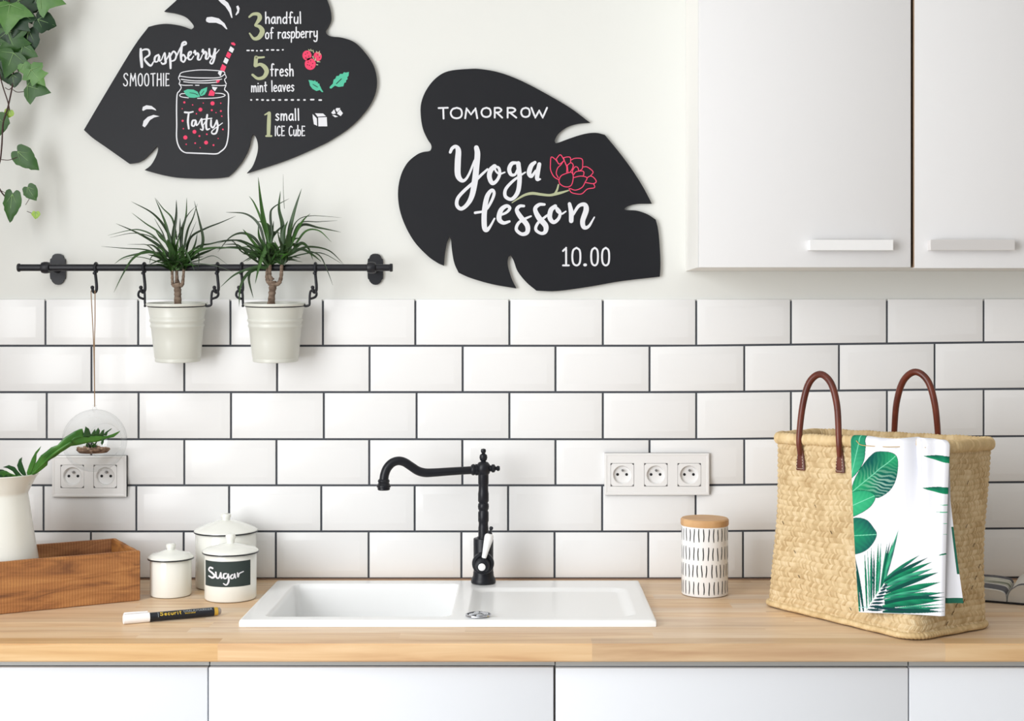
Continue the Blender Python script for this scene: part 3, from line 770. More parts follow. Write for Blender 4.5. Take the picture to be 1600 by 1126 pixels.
dots = [(757,720,8),(815,738,5),(890,725,4),(955,727,15),(1013,726,5),(742,765,4),(870,771,14),(950,775,7),(1014,781,7),(980,792,4),(842,800,5),(1020,817,5),(745,850,8),(750,905,5),(1028,910,6),(828,927,14),(915,944,6),(863,957,7),(764,967,15),(995,974,4),(833,1007,6),(910,1003,14),(770,1015,5),(962,1021,7),(868,1039,4)]
tag(paint('berry_dots_drawing', None, M_pink, b1, [disc2(120+x/k, y/k, r/k) for x, y, r in dots]), kind='stuff')
lf = [Z([(752,640),(780,628),(820,630),(850,645),(868,680),(830,688),(790,686),(765,665)]), Z([(868,672),(862,650),(875,630),(918,612),(915,640),(900,665),(880,675)])]
for p in lf: paint('mint_leaf_drawing', None, M_mint, b1, [p])
paint('leaf_line_drawing', [dict(p=Z([(795,652),(830,658),(850,668)]), w=.9), dict(p=Z([(876,664),(895,640)]), w=.8)], M_board, b1, mp=mb2)
# splashes
for p in [Z([(908,140),(915,122),(950,118),(1000,130),(1040,165),(1060,205),(1052,206),(1020,175),(980,160),(930,160),(912,152)]),
  Z([(985,-12),(1030,-8),(1065,20),(1085,60),(1096,125),(1088,126),(1072,85),(1045,45),(1015,20)]), Z([(1122,45),(1135,38),(1146,58),(1140,90),(1122,108),(1116,104),(1130,75)]),
  Z([(460,775),(465,752),(490,740),(525,745),(552,765),(560,778),(530,768),(490,768),(468,780)]), Z([(582,818),(540,808),(500,822),(470,850),(462,885),(478,896),(492,880),(515,845),(545,826)])]: paint('splash_drawing', None, M_chalk, b1, [p])
# numerals and ingredients (right half)
k2 = 4.896
paint('numeral', zs(370, 0, k2, [[(95,130,14),(125,108,22),(165,110,28),(175,140,34),(150,180,20),(142,195,16),(175,205,28),(195,240,38),(170,285,34),(130,295,22),(98,255,12)],
   ]), M_sage, b1)
paint('numeral', zs(370, 0, k2, [[(208,437,14),(175,440,16),(148,440,18)], [(148,440,30),(143,500,30)], [(145,505,18),(180,492,24),(215,515,34),(228,550,34),(205,590,28),(160,600,22),(120,572,18)]]), M_sage, b1)
paint('numeral', zs(370, 0, k2, [[(215,878,10),(245,860,14)], [(248,865,26),(245,950,30),(242,1035,26)], [(225,1040,14),(265,1040,14)]]), M_sage, b1)
paint('lettering', letters('handful', 415, 470, 36.5, 16, 2.1, .2), M_chalk, b1)
paint('lettering', letters('of raspberry', 415, 495.5, 60.5, 15.5, 2.0, .17, slope=-.03), M_chalk, b1)
paint('lettering', letters('fresh', 423, 458, 118.5, 17, 2.1, .2), M_chalk, b1)
paint('lettering', letters('mint leaves', 393, 459, 143.5, 15, 1.9, .18, slope=-.02), M_chalk, b1)
paint('lettering', letters('small', 431, 467, 187.8, 16, 2.1, .2), M_chalk, b1)
paint('lettering', letters('ICE CubE', 430, 476, 212, 15, 1.8, .22), M_chalk, b1)
dash = [(75,386,98),(110,386,130),(148,388,160),(178,387,198),(224,382,244),(262,382,286),(304,383,324),(346,381,358)]
paint('dash_line', zs(370, 0, k2, [[(a+4, y, 11), (b-4, y, 11)] for a, y, b in dash]), M_chalk, b1)
dash = [(104,764,116),(148,762,164),(188,764,206),(228,766,246),(268,764,290),(318,764,338),(366,764,388),(414,764,436),(462,764,480),(510,764,526),(562,762,592),(626,765,650)]
paint('dash_line', zs(370, 0, k2, [[(a+4, y, 12), (b-4, y, 12)] for a, y, b in dash]), M_chalk, b1)
def berry(cx, cy, rx, ry, n=18):
    return [(cx+rx*(1+.07*math.cos(9*2*PI*i/n*2))*math.cos(2*PI*i/n), cy+ry*(1+.07*math.cos(9*2*PI*i/n*2))*math.sin(2*PI*i/n)) for i in range(n)]
Z2 = lambda p: Z(p, 370, 0, k2)
for p in [Z2(berry(537,424,33,36)), Z2(berry(618,432,30,34)), Z2(berry(562,490,40,42))]: paint('raspberry_drawing', None, M_pink, b1, [p])
paint('raspberry_seed_drawing', None, M_board, b1, [Z2(disc2(x, y, 4, 6)) for x, y in [(525,415),(540,405),(550,430),(528,440),(545,475),(565,465),(580,485),(555,500),(572,512),(540,495),(618,420),(632,440)]]+[Z2([(570,395),(590,430),(596,450),(588,450),(565,402)]), Z2([(515,450),(560,440),(590,442),(560,448)])], mp=mb2)
paint('sepal_drawing', zs(370, 0, k2, [[(548,378,4),(556,385,10)], [(565,375,4),(570,388,10)], [(582,385,8),(588,402,6)], [(608,392,4),(614,402,10)], [(634,390,4),(628,405,10)], [(640,412,8),(632,422,8)], [(582,432,10),(588,450,6)], [(604,440,4),(600,460,12)], [(618,470,12),(638,474,4)], [(612,494,10),(620,496,6)]]), M_sage, b1, mp=mb2)
mint = [Z2([(548,612),(575,615),(590,620),(598,614),(606,626),(618,625),(620,638),(632,640),(634,655),(640,662),(645,675),(662,704),(650,704),(635,688),(610,696),(580,680),(560,655),(555,630)]),
        Z2([(858,550),(855,580),(845,590),(848,605),(835,615),(836,628),(822,635),(815,660),(780,665),(750,655),(722,678),(710,674),(712,662),(735,640),(740,610),(755,600),(762,582),(780,580),(790,565),(810,565),(820,552),(835,555)])]
for p in mint: paint('mint_leaf_drawing', None, M_mint, b1, [p])
paint('leaf_line_drawing', [dict(p=Z2([(582,645),(618,666)]), w=1.0), dict(p=Z2([(762,640),(800,603)]), w=1.1)], M_board, b1, mp=mb2)
paint('ice_cube_drawing', None, M_chalk, b1, [Z2([(580,872),(612,905),(615,962),(590,950),(582,905)]), Z2([(622,898),(688,895),(692,966),(624,966)]), Z2([(598,866),(660,868),(682,888),(618,892)]),
   Z2([(722,862),(745,835),(757,868),(735,874)]), Z2([(762,826),(790,826),(790,832),(768,858),(755,838)]), Z2([(790,836),(812,866),(795,888),(766,868)]), Z2([(728,880),(750,880),(775,892),(752,897)])])

# second board
b2 = thing('leaf_chalkboard', tuple(P(830, 280, -.001)), 'black leaf-shaped chalkboard announcing a yoga lesson above the tap', 'chalkboard')
runs2 = [[(945,210.5),(931,207.4),(914,209),(893.6,215),(873,222.6),(868,223.6)], [(868,223.6),(866.8,219),(873,208),(887,198),(903.7,193),(922,191.6)],
 [(922,191.6),(887,166),(836,137),(802.5,121),(775.5,112),(752,108),(735,107.5),(701,111),(681,122),(666,140.6),(658,161),(657.4,181),(660.7,201),(667.5,216.6),(673,225),(674,231),(671,235.8),(660.7,237.5),(650.6,242),(637,253.7),(627,272),(622,296),(623.6,323),(632,350),(647,377),(667.5,399),(682.7,410),(693.5,415)],
 [(693.5,415),(695,397),(698,380),(702,369.4)], [(702,369.4),(704.6,375),(706,390),(709.7,410.6),(716.4,425.8)], [(716.4,425.8),(735,434),(768.7,443.7),(807,450.4)],
 [(807,450.4),(799,434),(793.4,414),(794.4,402),(798,398.8)], [(798,398.8),(802.5,407),(809,424),(822.7,441),(838,453.8)], [(838,453.8),(870,454.5),(920.6,447.7),(971,439),(1031,432)],
 [(1031,432),(1032,410.6),(1030.3,377),(1028,356.6),(1024.6,343)], [(1024.6,343),(1011.7,334.7),(995,329),(978,328),(975.6,326)], [(975.6,326),(981,322),(995,318.4),(1018.5,318)],
 [(1018.5,318),(1005,292.5),(988,265.5),(968,238.5),(945,210.5)]]
extrude_outline('board_panel', outline(runs2, YBd), YBd, -.0035, M_board, b2)
standoffs(b2, [(700, 160), (930, 250), (700, 330), (900, 410)])
tw = []
for ch, x0, x1, y0, y1 in [('T',684,701,167,186.5),('O',703,723,167,186),('M',725,747,168,186),('O',751,768,167,184),('R',771,786,167,185),('R',791,808,167,185),('O',813,829,167,184),('W',829,856,167,185)]:
    tw += letters(ch, x0+1.3, x1-1.3, y1-1.3, y1-y0-2.6, 2.8)
paint('lettering', tw, M_chalk, b2)
tw = []
for ch, x0, x1 in [('1', 878.5, 890), ('0', 893, 908), ('.', 911, 917), ('0', 922.5, 935.5), ('0', 939.5, 953)]:
    tw += letters(ch, x0+1.2, x1-1.2, 415.5-1, 27.5, 3.0 if ch != '.' else 4.6)
paint('lettering', tw, M_chalk, b2)
k3 = 5.926
yoga = [[(80,165,26),(98,128,30),(132,112,34),(155,150,50),(150,250,56),(150,370,54),(180,422,40),(215,422,26),(255,365,22),(305,240,18)],
 [(322,122,44),(332,180,52),(322,300,54),(308,430,56),(280,570,48),(235,650,38),(180,688,34),(142,655,34),(150,590,32),(210,520,30),(300,440,28),(370,372,24),(425,322,20)],
 [(490,296,44),(455,330,46),(442,390,44),(468,450,38),(508,430,30),(538,370,28),(530,312,26),(498,300,20),(500,335,18),(535,365,18),(585,350,14)],
 [(690,262,26),(650,270,36),(626,320,38),(642,370,32),(680,370,24),(705,320,20)], [(710,268,42),(722,400,42),(706,530,40),(650,598,32),(592,575,32),(592,510,30),(650,440,26),(722,385,20),(775,350,14)],
 [(865,258,28),(830,290,42),(810,355,44),(832,388,30),(872,335,20)], [(905,275,36),(890,350,42),(885,412,36),(912,414,18)]]
less = [[(310,725,24),(400,705,22),(450,640,25),(486,550,28),(465,515,30),(420,580,44),(396,720,48),(396,850,48),(415,885,40),(450,850,24),(490,778,16)],
 [(530,752,20),(600,722,24),(632,682,28),(600,662,34),(550,700,44),(532,780,46),(572,818,34),(628,805,22)],
 [(762,662,24),(722,664,30),(696,700,36),(730,762,46),(792,840,46),(792,905,40),(742,922,32),(692,880,30),(712,820,28),(770,782,24),(828,756,16)],
 [(952,648,24),(902,650,32),(866,692,38),(900,770,50),(962,842,50),(960,900,38),(920,915,28),(872,880,28),(892,820,26),(960,762,22),(990,740,18)],
 [(1052,664,36),(1012,700,44),(1002,770,44),(1036,812,36),(1082,780,30),(1097,720,26),(1062,676,20),(1070,714,18),(1110,735,18),(1150,712,14)],
 [(1184,642,32),(1200,720,44),(1200,800,42)], [(1215,745,24),(1270,662,30),(1325,650,40),(1338,700,50),(1306,800,46),(1318,858,40),(1362,850,26),(1415,765,12)]]
paint('lettering', zs(690, 210, k3, yoga), M_chalk, b2)
paint('lettering', zs(690, 210, k3, less), M_chalk, b2)
W9 = 8
def fl(pts): return [(x, y, W9) for x, y in pts]
flower = [fl([(1085,420),(1040,390),(1010,330),(1008,270),(1015,210),(1050,228),(1082,268)]), fl([(1062,225),(1100,188),(1135,240)]), fl([(1062,225),(1080,268),(1100,270),(1135,240)]),
 fl([(1080,400),(1062,360),(1075,310),(1105,280),(1135,245),(1158,300),(1158,350)]), fl([(1130,215),(1165,208),(1192,215),(1195,262)]), fl([(1130,215),(1140,250),(1158,285),(1195,262),(1215,275),(1218,300),(1195,345)]),
 fl([(1200,235),(1240,220),(1300,228),(1306,290),(1300,320),(1280,335)]), fl([(1215,330),(1235,300),(1260,305),(1270,335)]), fl([(1165,290),(1170,350)]),
 fl([(1225,370),(1245,345),(1300,338),(1318,352),(1312,385)]), fl([(1310,300),(1350,302),(1402,345),(1378,385)]),
 fl([(1160,358),(1110,380),(1088,420),(1095,455),(1130,480),(1170,485),(1200,470),(1215,430),(1218,380),(1200,350),(1160,358)]),
 fl([(1218,400),(1290,385),(1345,400),(1330,440),(1300,490),(1240,515),(1190,500)]), fl([(1345,402),(1378,385),(1410,400),(1432,435),(1405,455),(1335,445)]),
 fl([(1180,500),(1200,535),(1250,550),(1300,548),(1350,505),(1415,492),(1408,455)]), fl([(1218,380),(1212,330),(1218,290)])]
paint('flower_drawing', zs(690, 210, k3, flower), M_pink, b2)
paint('flower_stem_drawing', zs(690, 210, k3, [[(652,632,8),(700,600,14),(770,560,22),(840,545,26),(920,555,24),(1000,562,22),(1060,550,26),(1120,535,20),(1175,518,12)], [(1050,548,20),(1070,510,18),(1082,465,14)]]), M_sage, b2, mp=mb2)

# ------------------------------------------------------------------ rail with hooks
RY = -.080; rk = (D+RY)/F
def rz(y): return H-(y-VY)*rk
def rx(x): return (x-VX)*rk
rail = thing('hanging_rail', (rx(320), RY, rz(418)), 'black iron hanging rail on two brackets under the smoothie chalkboard', 'rail')
lathe('rod', (0, RY, rz(418)), [(5.4*rk, rx(30)), (5.4*rk, rx(610))], M_iron, rail, 24, axis='x')
lathe('end_cap', (0, RY, rz(418)), [(0, rx(27.5)), (5.8*rk, rx(27.7)), (6.6*rk, rx(28.5)), (6.6*rk, rx(30.8)), (5.4*rk, rx(31.5))], M_iron, rail, 24, axis='x')
lathe('end_cap', (0, RY, rz(418)), [(5.4*rk, rx(608.5)), (6.4*rk, rx(609.5)), (6.4*rk, rx(612.3)), (5.8*rk, rx(613.5)), (0, rx(613.7))], M_iron, rail, 24, axis='x')
for bx in (71.5, 580.5):
    cx, cz = rx(bx), rz(418)
    half = [(0,24),(4,23.6),(7.5,21.5),(9,18.5),(9.2,17),(11.6,15.5),(12,11),(12,-10.5),(11.5,-15),(9.5,-17),(9,-19),(6.5,-22),(3.5,-24),(0,-24.6)]
    wx, wz = P(bx, 418, 0).x, P(bx, 418, 0).z
    kk = D/F
    pts2 = [(cx+x*kk, cz+y*kk) for x, y in half]+[(cx-x*kk, cz+y*kk) for x, y in half[-2:0:-1]]
    br = extrude_outline('bracket', pts2, -.007, -.0003, M_iron, rail)
    tube('bracket_arm', [(cx, -.006, cz), (cx, -.03, cz), (cx, RY, cz)], [.009, .006, .006], M_iron, br, 16)
    lathe('bracket_ring', (cx, RY, cz), [(5.6*rk, -.0095), (8.2*rk, -.008), (9.2*rk, -.003), (9.2*rk, .003), (8.2*rk, .008), (5.6*rk, .0095)], M_iron, br, 24, axis='x')
hooks = [(150, 'leftmost black hook on the rail, holding the twine of the glass globe'), (225.5, 'black rail hook carrying the left side of the left plant pot'),
         (340, 'black rail hook carrying the right side of the left plant pot'), (378, 'black rail hook carrying the left side of the right plant pot'),
         (493, 'black rail hook nearest the right end of the rail, holding the right plant pot')]
def make_hook():
    h = thing('rail_hook', (0, RY, rz(418)), hooks[0][1], 'hook', 'black hooks on the rail')
    R = 6.9*rk
    loop = [Vector((0, RY+R*math.sin(a), rz(418)+R*math.cos(a))) for a in np.linspace(PI*.88, -PI*.52, 18)]
    stem = [Vector((x*rk, RY-R*.4-dy, rz(y))) for x, y, dy in [(.4, 428, .002), (1, 437, 0), (1.8, 446, 0), (1.8, 453, .001), (-.2, 456.8, .003), (-2.6, 455, .005), (-3.4, 449.5, .006)]]
    stem = [Vector(tuple(q)) for q in cr([tuple(v) for v in [loop[-1]]+stem], 5)]
    tube('hook_wire', loop+stem[1:], 2.3*rk, M_iron, h, 10)
    lathe('hook_tip', stem[-1], ball(3.0*rk, .0005), M_iron, h, 16)
    lathe('hook_collar', (0, RY-R*.9, rz(427)), [(1.6*rk, -.003), (3.1*rk, -.0018), (3.1*rk, .0018), (1.6*rk, .003)], M_iron, h, 14)
    return h
h0 = make_hook()
for i, (px, lab) in enumerate(hooks):
    o = h0 if i == 0 else copy_tree(h0)
    o.location.x = rx(px); o['label'] = lab

# ------------------------------------------------------------------ potted dracaenas
def blade(name, pts, w, m, parent, fold=.25, blunt=False):
    """pts: world points, w: max half width"""
    q = cr([tuple(p) for p in pts], 6); N = len(q); V, Fc = [], []
    view = Vector((random.uniform(-.4, .4), -1, random.uniform(.1, .7))).normalized()
    for i, p in enumerate(q):
        t = i/(N-1); p = Vector(p)
        a = Vector(q[max(i-1, 0)]); b = Vector(q[min(i+1, N-1)]); T = (b-a).normalized()
        s = T.cross(view); s = s.normalized() if s.length > 1e-4 else Vector((1, 0, 0))
        n_ = s.cross(T).normalized()
        ww = w*(.62+.38*math.sin(min(1, t/.35)*PI/2))*((1-t)**.75 if not blunt else (1-t**6)**.5)*1.05+.00012
        V += [p+s*ww+n_*ww*fold, p, p-s*ww+n_*ww*fold]
    for i in range(N-1):
        a = i*3
        Fc += [(a, a+1, a+4, a+3), (a+1, a+2, a+5, a+4)]
    return build(name, V, Fc, m, parent, True)

def plant(cx, rimr, label, glabel, lean, ox, oy, kk, leaves, trunk, branches, heads, nfill):
    zr = rz(473.5)
    root = thing('potted_dracaena', (rx(cx), RY, rz(564)), label, 'plant', 'potted plants on the rail')
    tl = Matrix.Rotation(math.radians(3.6), 3, 'X')    # pot hangs slightly tipped towards the room
    c = Vector((rx(cx), RY, zr))
    R = rimr*rk; h = 91*rk
    pr = [(0, -h+.003), (.70*R, -h+.003), (.715*R, -h), (.735*R, -h+.001), (.745*R, -h+.006), (.735*R, -h+.0075), (.755*R, -h+.011), (.80*R, -h*.66), (.845*R, -h*.415), (.875*R, -h*.395), (.875*R, -h*.372), (.852*R, -h*.352), (.858*R, -h*.325), (.893*R, -h*.30), (.893*R, -h*.278), (.868*R, -h*.255), (.93*R, -.010), (.945*R, -.004)]
    lathe('pot', c, pr+[(.93*R, -.0035), (.915*R, -.010), (.70*R, -h+.006), (0, -h+.006)], M_pot, root, 56, tilt=tl)
    lathe('pot_rim', c, [(.94*R, -.0045), (.985*R, -.0045), (R, -.0025), (R, -.0005), (.985*R, .0012), (.955*R, .0008), (.935*R, -.002), (.94*R, -.0045)], M_pot, root, 56, tilt=tl)
    V, Fc = tube_geo([c+tl@Vector((.945*R*math.cos(a), .945*R*math.sin(a), -.0056)) for a in np.linspace(0, 2*PI, 57)[:-1]], .0012, 6, True)
    build('hanger_ring', V, Fc, M_iron, root, True)
    lathe('soil', c+Vector((0, 0, -.016)), [(0, 0), (.86*R, 0), (.87*R, .002), (0, .004)], M_soil, root, 40, tilt=tl)
    # wire hangers at both sides
    for sx, hx in ((-1, lean[0]), (1, lean[1])):
        ex = cx+sx*(rimr-.5); bar = hx-8 if sx > 0 else hx+3; far = hx+2.6 if sx > 0 else hx-7.5
        pth = [(ex-sx*1.5, 475, -.003), (ex+sx*1.2, 478, -.004), (bar-sx*.6, 476.5, -.005), (bar, 470, -.005), (bar+sx*.3, 461, -.004), (bar+sx*1.5, 455, -.002), ((bar+far)/2, 453.4, .0), (far-sx*1.2, 455.4, -.001), (far, 460.5, -.003), (far-sx*2.5, 464.5, -.006), (bar+sx*1.5, 467, -.009)]
        q = cr([(rx(x), RY-.006+d_, rz(y)) for x, y, d_ in pth], 5)
        tube('hanger_wire', q, 1.9*rk, M_iron, root, 8)
    # trunk and forks
    def PX(x, y, dy=0): return P(ox+x/kk, oy+y/kk, RY-.0135+dy)
    def rough(path, rad, name, m=M_bark):
        q = cr([tuple(PX(*p)) for p in path], 5); rr_ = np.interp(np.linspace(0, 1, len(q)), np.linspace(0, 1, len(rad)), rad)
        rr_ = [r/kk*rk*(1+.10*math.sin(i*2.4)+random.uniform(-.05, .05)) for i, r in enumerate(rr_)]
        return tube(name, q, rr_, m, root, 14)
    rough(trunk[0], trunk[1], 'trunk')
    for bpth, br_ in branches: rough(bpth, br_, 'branch')
    for i, L_ in enumerate(leaves):
        pts_, w_ = L_[:-1], L_[-1]
        n = len(pts_); a = random.uniform(-1, 1)
        dep = random.choice([-1, 1, -1])*random.uniform(.1, 1)
        reach = math.hypot(pts_[-1][0]-pts_[0][0], pts_[-1][1]-pts_[0][1])/kk*rk
        pw = []
        for j, (x, y) in enumerate(pts_):
            t = j/(n-1); dy = (dep*.42 if dep > 0 else dep*.55)*reach*t
            dy = min(dy, .066); pw.append(PX(x, y, dy-.002))
        if w_ >= 30: m = M_drac[random.choice([1, 3, 3])]
        elif w_ <= 9: m = M_drac[random.choice([0, 2, 2])]
        else: m = M_drac[random.choice([0, 0, 1, 1, 3])]
        blade('leaf', pw, w_/2/kk*rk*1.75, m, root, fold=random.uniform(.15, .5))
    for i in range(nfill):
        hx_, hy_ = random.choice(heads)
        an = random.uniform(-1.35, 1.35); ln = random.uniform(100, 270)
        x0, y0 = hx_+random.uniform(-14, 14), hy_-random.uniform(0, 60)
        dx, dy2 = math.sin(an), -math.cos(an)
        sag = abs(dx)*ln*random.uniform(.1, .4)
        dep = random.uniform(-.055, .035)
        blade('leaf', [PX(x0, y0, 0), PX(x0+dx*ln*.5, y0+dy2*ln*.55, dep*.5), PX(x0+dx*ln, y0+dy2*ln+sag, dep)], random.uniform(11, 19)/kk*rk, M_drac[random.choice([0, 0, 1, 1, 3])], root, fold=.35)
    return root

LP = [[(650,640),(600,400),(550,260),(485,110),18],[(660,600),(600,420),(470,260),(265,145),20],[(640,620),(540,450),(400,350),(270,250),14],[(620,640),(500,540),(330,440),(125,350),20],
 [(600,620),(480,470),(350,410),(240,415),(50,460),11],[(620,660),(500,500),(300,440),(70,480),9],[(600,690),(430,600),(200,580),(-10,562),10],[(610,700),(480,620),(350,630),(200,665),(110,725),18],
 [(560,700),(430,560),(330,545),(230,545),8],[(560,640),(400,615),(280,680),(190,820),(105,990),20],[(620,700),(510,640),(455,660),(435,725),13],[(660,600),(660,450),(685,280),(685,130),26],
 [(690,500),(650,310),(560,210),(495,120),12],[(730,600),(740,420),(775,280),(782,110),20],[(750,620),(790,420),(840,300),(880,165),18],[(780,660),(900,600),(935,500),(900,330),(850,140),26],
 [(770,640),(820,480),(950,400),(1100,340),(1235,280),17],[(700,480),(760,330),(800,260),(860,195),10],[(780,640),(900,560),(1000,540),(1150,505),(1290,500),14],[(800,660),(900,600),(1050,575),(1290,580),22],
 [(760,700),(860,660),(960,620),(1090,560),12],[(740,640),(720,590),(780,620),(855,790),26],[(800,700),(880,620),(895,690),(880,790),12],[(780,720),(900,690),(1030,650),(1160,730),8],
 [(640,700),(620,560),(540,480),(495,420),24],[(660,720),(650,620),(625,540),(600,495),52],[(680,760),(680,640),(690,560),(720,450),34],[(700,760),(740,620),(780,540),(870,330),16],
 [(650,760),(560,640),(480,560),(400,545),20],[(640,780),(600,700),(520,650),(450,640),16],[(760,780),(820,640),(860,540),(880,440),22],[(600,560),(560,440),(520,370),(480,300),8],
 [(730,560),(725,440),(720,380),(720,300),18],[(650,780),(600,720),(560,600),(480,560),20],[(700,780),(680,680),(700,620),(740,600),30],[(660,790),(650,700),(600,640),(520,620),24],[(760,760),(780,660),(830,600),(930,570),22],
 [(640,800),(600,740),(560,720),(340,660),(160,690),10],[(770,760),(840,720),(1040,740),(1215,800),8],[(690,770),(670,600),(660,520),(690,420),26],[(820,690),(890,640),(990,600),(1120,560),14]]
plant(276.5, 47.3, 'spiky green dracaena in a cream metal pot, left one of two on the rail', None, (225.5, 340), 160, 290, 5.927, LP,
      ([(698, 1120, 0), (698, 1020, 0), (696, 950, 0), (692, 900, 0)], [36, 32, 34, 30]),
      [([(680, 930, 0), (655, 915, 0), (648, 870, 0), (645, 770, 0)], [20, 18, 13, 12]), ([(710, 930, 0), (738, 915, 0), (748, 860, 0), (755, 760, 0)], [20, 18, 13, 12]), ([(694, 900, 0), (690, 860, .006), (688, 770, .008)], [24, 16, 13])],
      [(648, 790), (690, 780), (752, 780)], 64)
RP = [[(420,560),(385,400),(360,230),(340,35),28],[(430,600),(370,400),(310,260),(265,195),15],[(400,620),(350,440),(240,345),(70,330),17],[(540,600),(545,440),(515,300),(527,150),26],
 [(460,520),(445,360),(470,290),(600,215),15],[(600,580),(610,460),(650,300),(705,130),28],[(600,640),(660,500),(720,400),(778,340),26],[(610,600),(700,440),(850,460),(1035,497),19],[(600,560),(660,410),(780,360),(1040,375),8],
 [(640,620),(740,490),(850,485),(955,580),14],[(600,640),(680,430),(850,410),(1005,400),8],[(620,660),(700,590),(760,630),(800,730),20],[(640,660),(760,620),(930,650),(1058,765),15],[(600,690),(700,640),(800,690),(870,745),20],
 [(560,760),(640,700),(860,670),(1050,765),9],[(700,640),(850,690),(920,820),(965,940),8],[(400,700),(330,620),(250,520),(210,470),22],[(380,640),(300,540),(200,505),(100,545),(0,665),17],
 [(360,640),(200,570),(80,570),(0,590),11],[(380,720),(230,640),(100,625),(-10,640),22],[(370,770),(260,690),(170,605),(40,600),14],[(330,720),(200,660),(120,570),(-10,578),9],[(400,660),(370,610),(350,700),(340,770),20],
 [(480,640),(430,610),(380,700),(345,800),(315,930),30],[(410,800),(320,790),(150,850),(20,960),20],[(340,800),(250,850),(190,960),(180,1120),20],[(280,820),(265,900),(300,1050),20],[(440,620),(430,460),(385,420),(335,405),22],
 [(430,700),(450,560),(500,490),(560,430),28],[(420,640),(430,520),(480,495),(530,510),15],[(560,740),(550,580),(560,480),(590,400),38],[(600,680),(590,560),(600,500),(625,420),34],[(450,760),(430,640),(470,600),(500,640),40],
 [(520,740),(500,640),(480,590),30],[(540,760),(600,640),(640,560),(700,545),22],[(430,760),(400,640),(350,540),(340,440),26],[(440,760),(440,600),(460,500),(470,400),24],[(545,760),(540,620),(520,560),(500,480),20],
 [(550,770),(580,640),(640,600),(700,590),26],[(420,780),(340,700),(240,600),(130,560),16],[(430,790),(390,740),(330,650),(200,580),22],[(560,300),(552,160),(550,10),3]]
plant(429.6, 48, 'spiky green dracaena in a cream metal pot, right one of two on the rail', None, (378, 493), 340, 270, 5.364, RP,
      ([(448, 1110, 0), (455, 1020, 0), (462, 950, 0), (462, 905, 0)], [32, 28, 32, 30]),
      [([(445, 930, 0), (420, 900, 0), (415, 850, .004), (425, 760, .006)], [22, 18, 15, 12]), ([(480, 935, 0), (515, 920, 0), (532, 870, 0), (538, 770, 0)], [22, 18, 15, 14]), ([(460, 900, 0), (438, 860, 0), (440, 770, 0)], [20, 15, 14])],
      [(430, 780), (440, 770), (538, 770)], 60)

# ------------------------------------------------------------------ hanging glass globe
GY = -.085; gk = (D+GY)/F
gc = P(148, 688, GY); GR = 49*gk
globe = thing('hanging_terrarium', tuple(gc-Vector((0, 0, GR))), 'clear glass globe with succulent and pebbles hanging on twine from the rail', 'terrarium')
n, m_ = 40, 28
V, Fc = [], []
ax = Vector((.62, -.77, .05)).normalized()             # opening faces the room
q_ = Vector((0, 0, 1)).rotation_difference(ax)
th0 = .58
for i in range(m_+1):
    th = th0+(PI-th0)*i/m_
    for k_ in range(n):
        a = 2*PI*k_/n
        V.append(gc+q_@Vector((GR*math.sin(th)*math.cos(a), GR*math.sin(th)*math.sin(a), GR*math.cos(th))))
for i in range(m_):
    for k_ in range(n):
        l = (k_+1) % n; Fc.append((i*n+k_, (i+1)*n+k_, (i+1)*n+l, i*n+l))
bm = bmesh.new(); vv = [bm.verts.new(v) for v in V]
for f in Fc: bm.faces.new([vv[i] for i in f])
bmesh.ops.remove_doubles(bm, verts=bm.verts, dist=1e-5)
go = frombm('glass_globe', bm, M_glass, globe, True)
V, Fc = tube_geo([gc+q_@Vector((GR*math.sin(th0)*math.cos(a), GR*math.sin(th0)*math.sin(a), GR*math.cos(th0))) for a in np.linspace(0, 2*PI, 41)[:-1]], .0008, 8, True)
build('glass_lip', V, Fc, M_glass, globe, True)
tube('glass_neck', [gc+Vector((0, 0, GR-.001)), gc+Vector((0, 0, GR+.005)), gc+Vector((0, 0, GR+.009))], [.006, .0032, .0045], M_glass, globe, 16)
ht = Vector((rx(147.6), RY-.007, rz(457)))
kn = gc+Vector((0, 0, GR+.008))
def twp(s): return [ht+Vector((s*.0042, -.003, .004)), ht.lerp(kn, .25)+Vector((s*.0026, 0, 0)), ht.lerp(kn, .5)+Vector((s*.0007, 0, 0)), kn+Vector((0, 0, -.003))]
tube('twine', cr([tuple(p) for p in twp(1)], 6), .00095, M_twine, globe, 6)
tube('twine', cr([tuple(p) for p in twp(-1)], 6), .00095, M_twine, globe, 6)
# substrate bed: a lens of soil resting in the bottom cap, higher than the equator bottom
sb = gc+Vector((-.003, 0, -.016))
lathe('pebble_bed', sb, [(0, -.010), (.028, -.009), (.034, -.003), (.033, .0), (0, .002)], mat('sand', rgb(150, 120, 98), .9, bump=(200, .8, (1, 1, 1)), var=(rgb(84, 60, 44), 90, (1, 1, 1), .4, .6)), globe, 32)
pm = bpy.data.meshes.new('pebble'); bm = bmesh.new(); bmesh.ops.create_icosphere(bm, subdivisions=2, radius=.0034); bm.to_mesh(pm); bm.free(); pm.materials.append(M_pebble)
for i in range(26):
    o = bpy.data.objects.new('pebble', pm); C.objects.link(o); o.parent = globe
    a = random.uniform(0, 2*PI); r = .030*math.sqrt(random.random())
    o.location = sb+Vector((r*math.cos(a), r*math.sin(a), random.uniform(-.001, .002)))-globe.location
    o.scale = (random.uniform(.7, 1.3), random.uniform(.7, 1.2), random.uniform(.6, .9)); o.rotation_euler = (random.random()*3, 0, random.random()*3)
sg = []
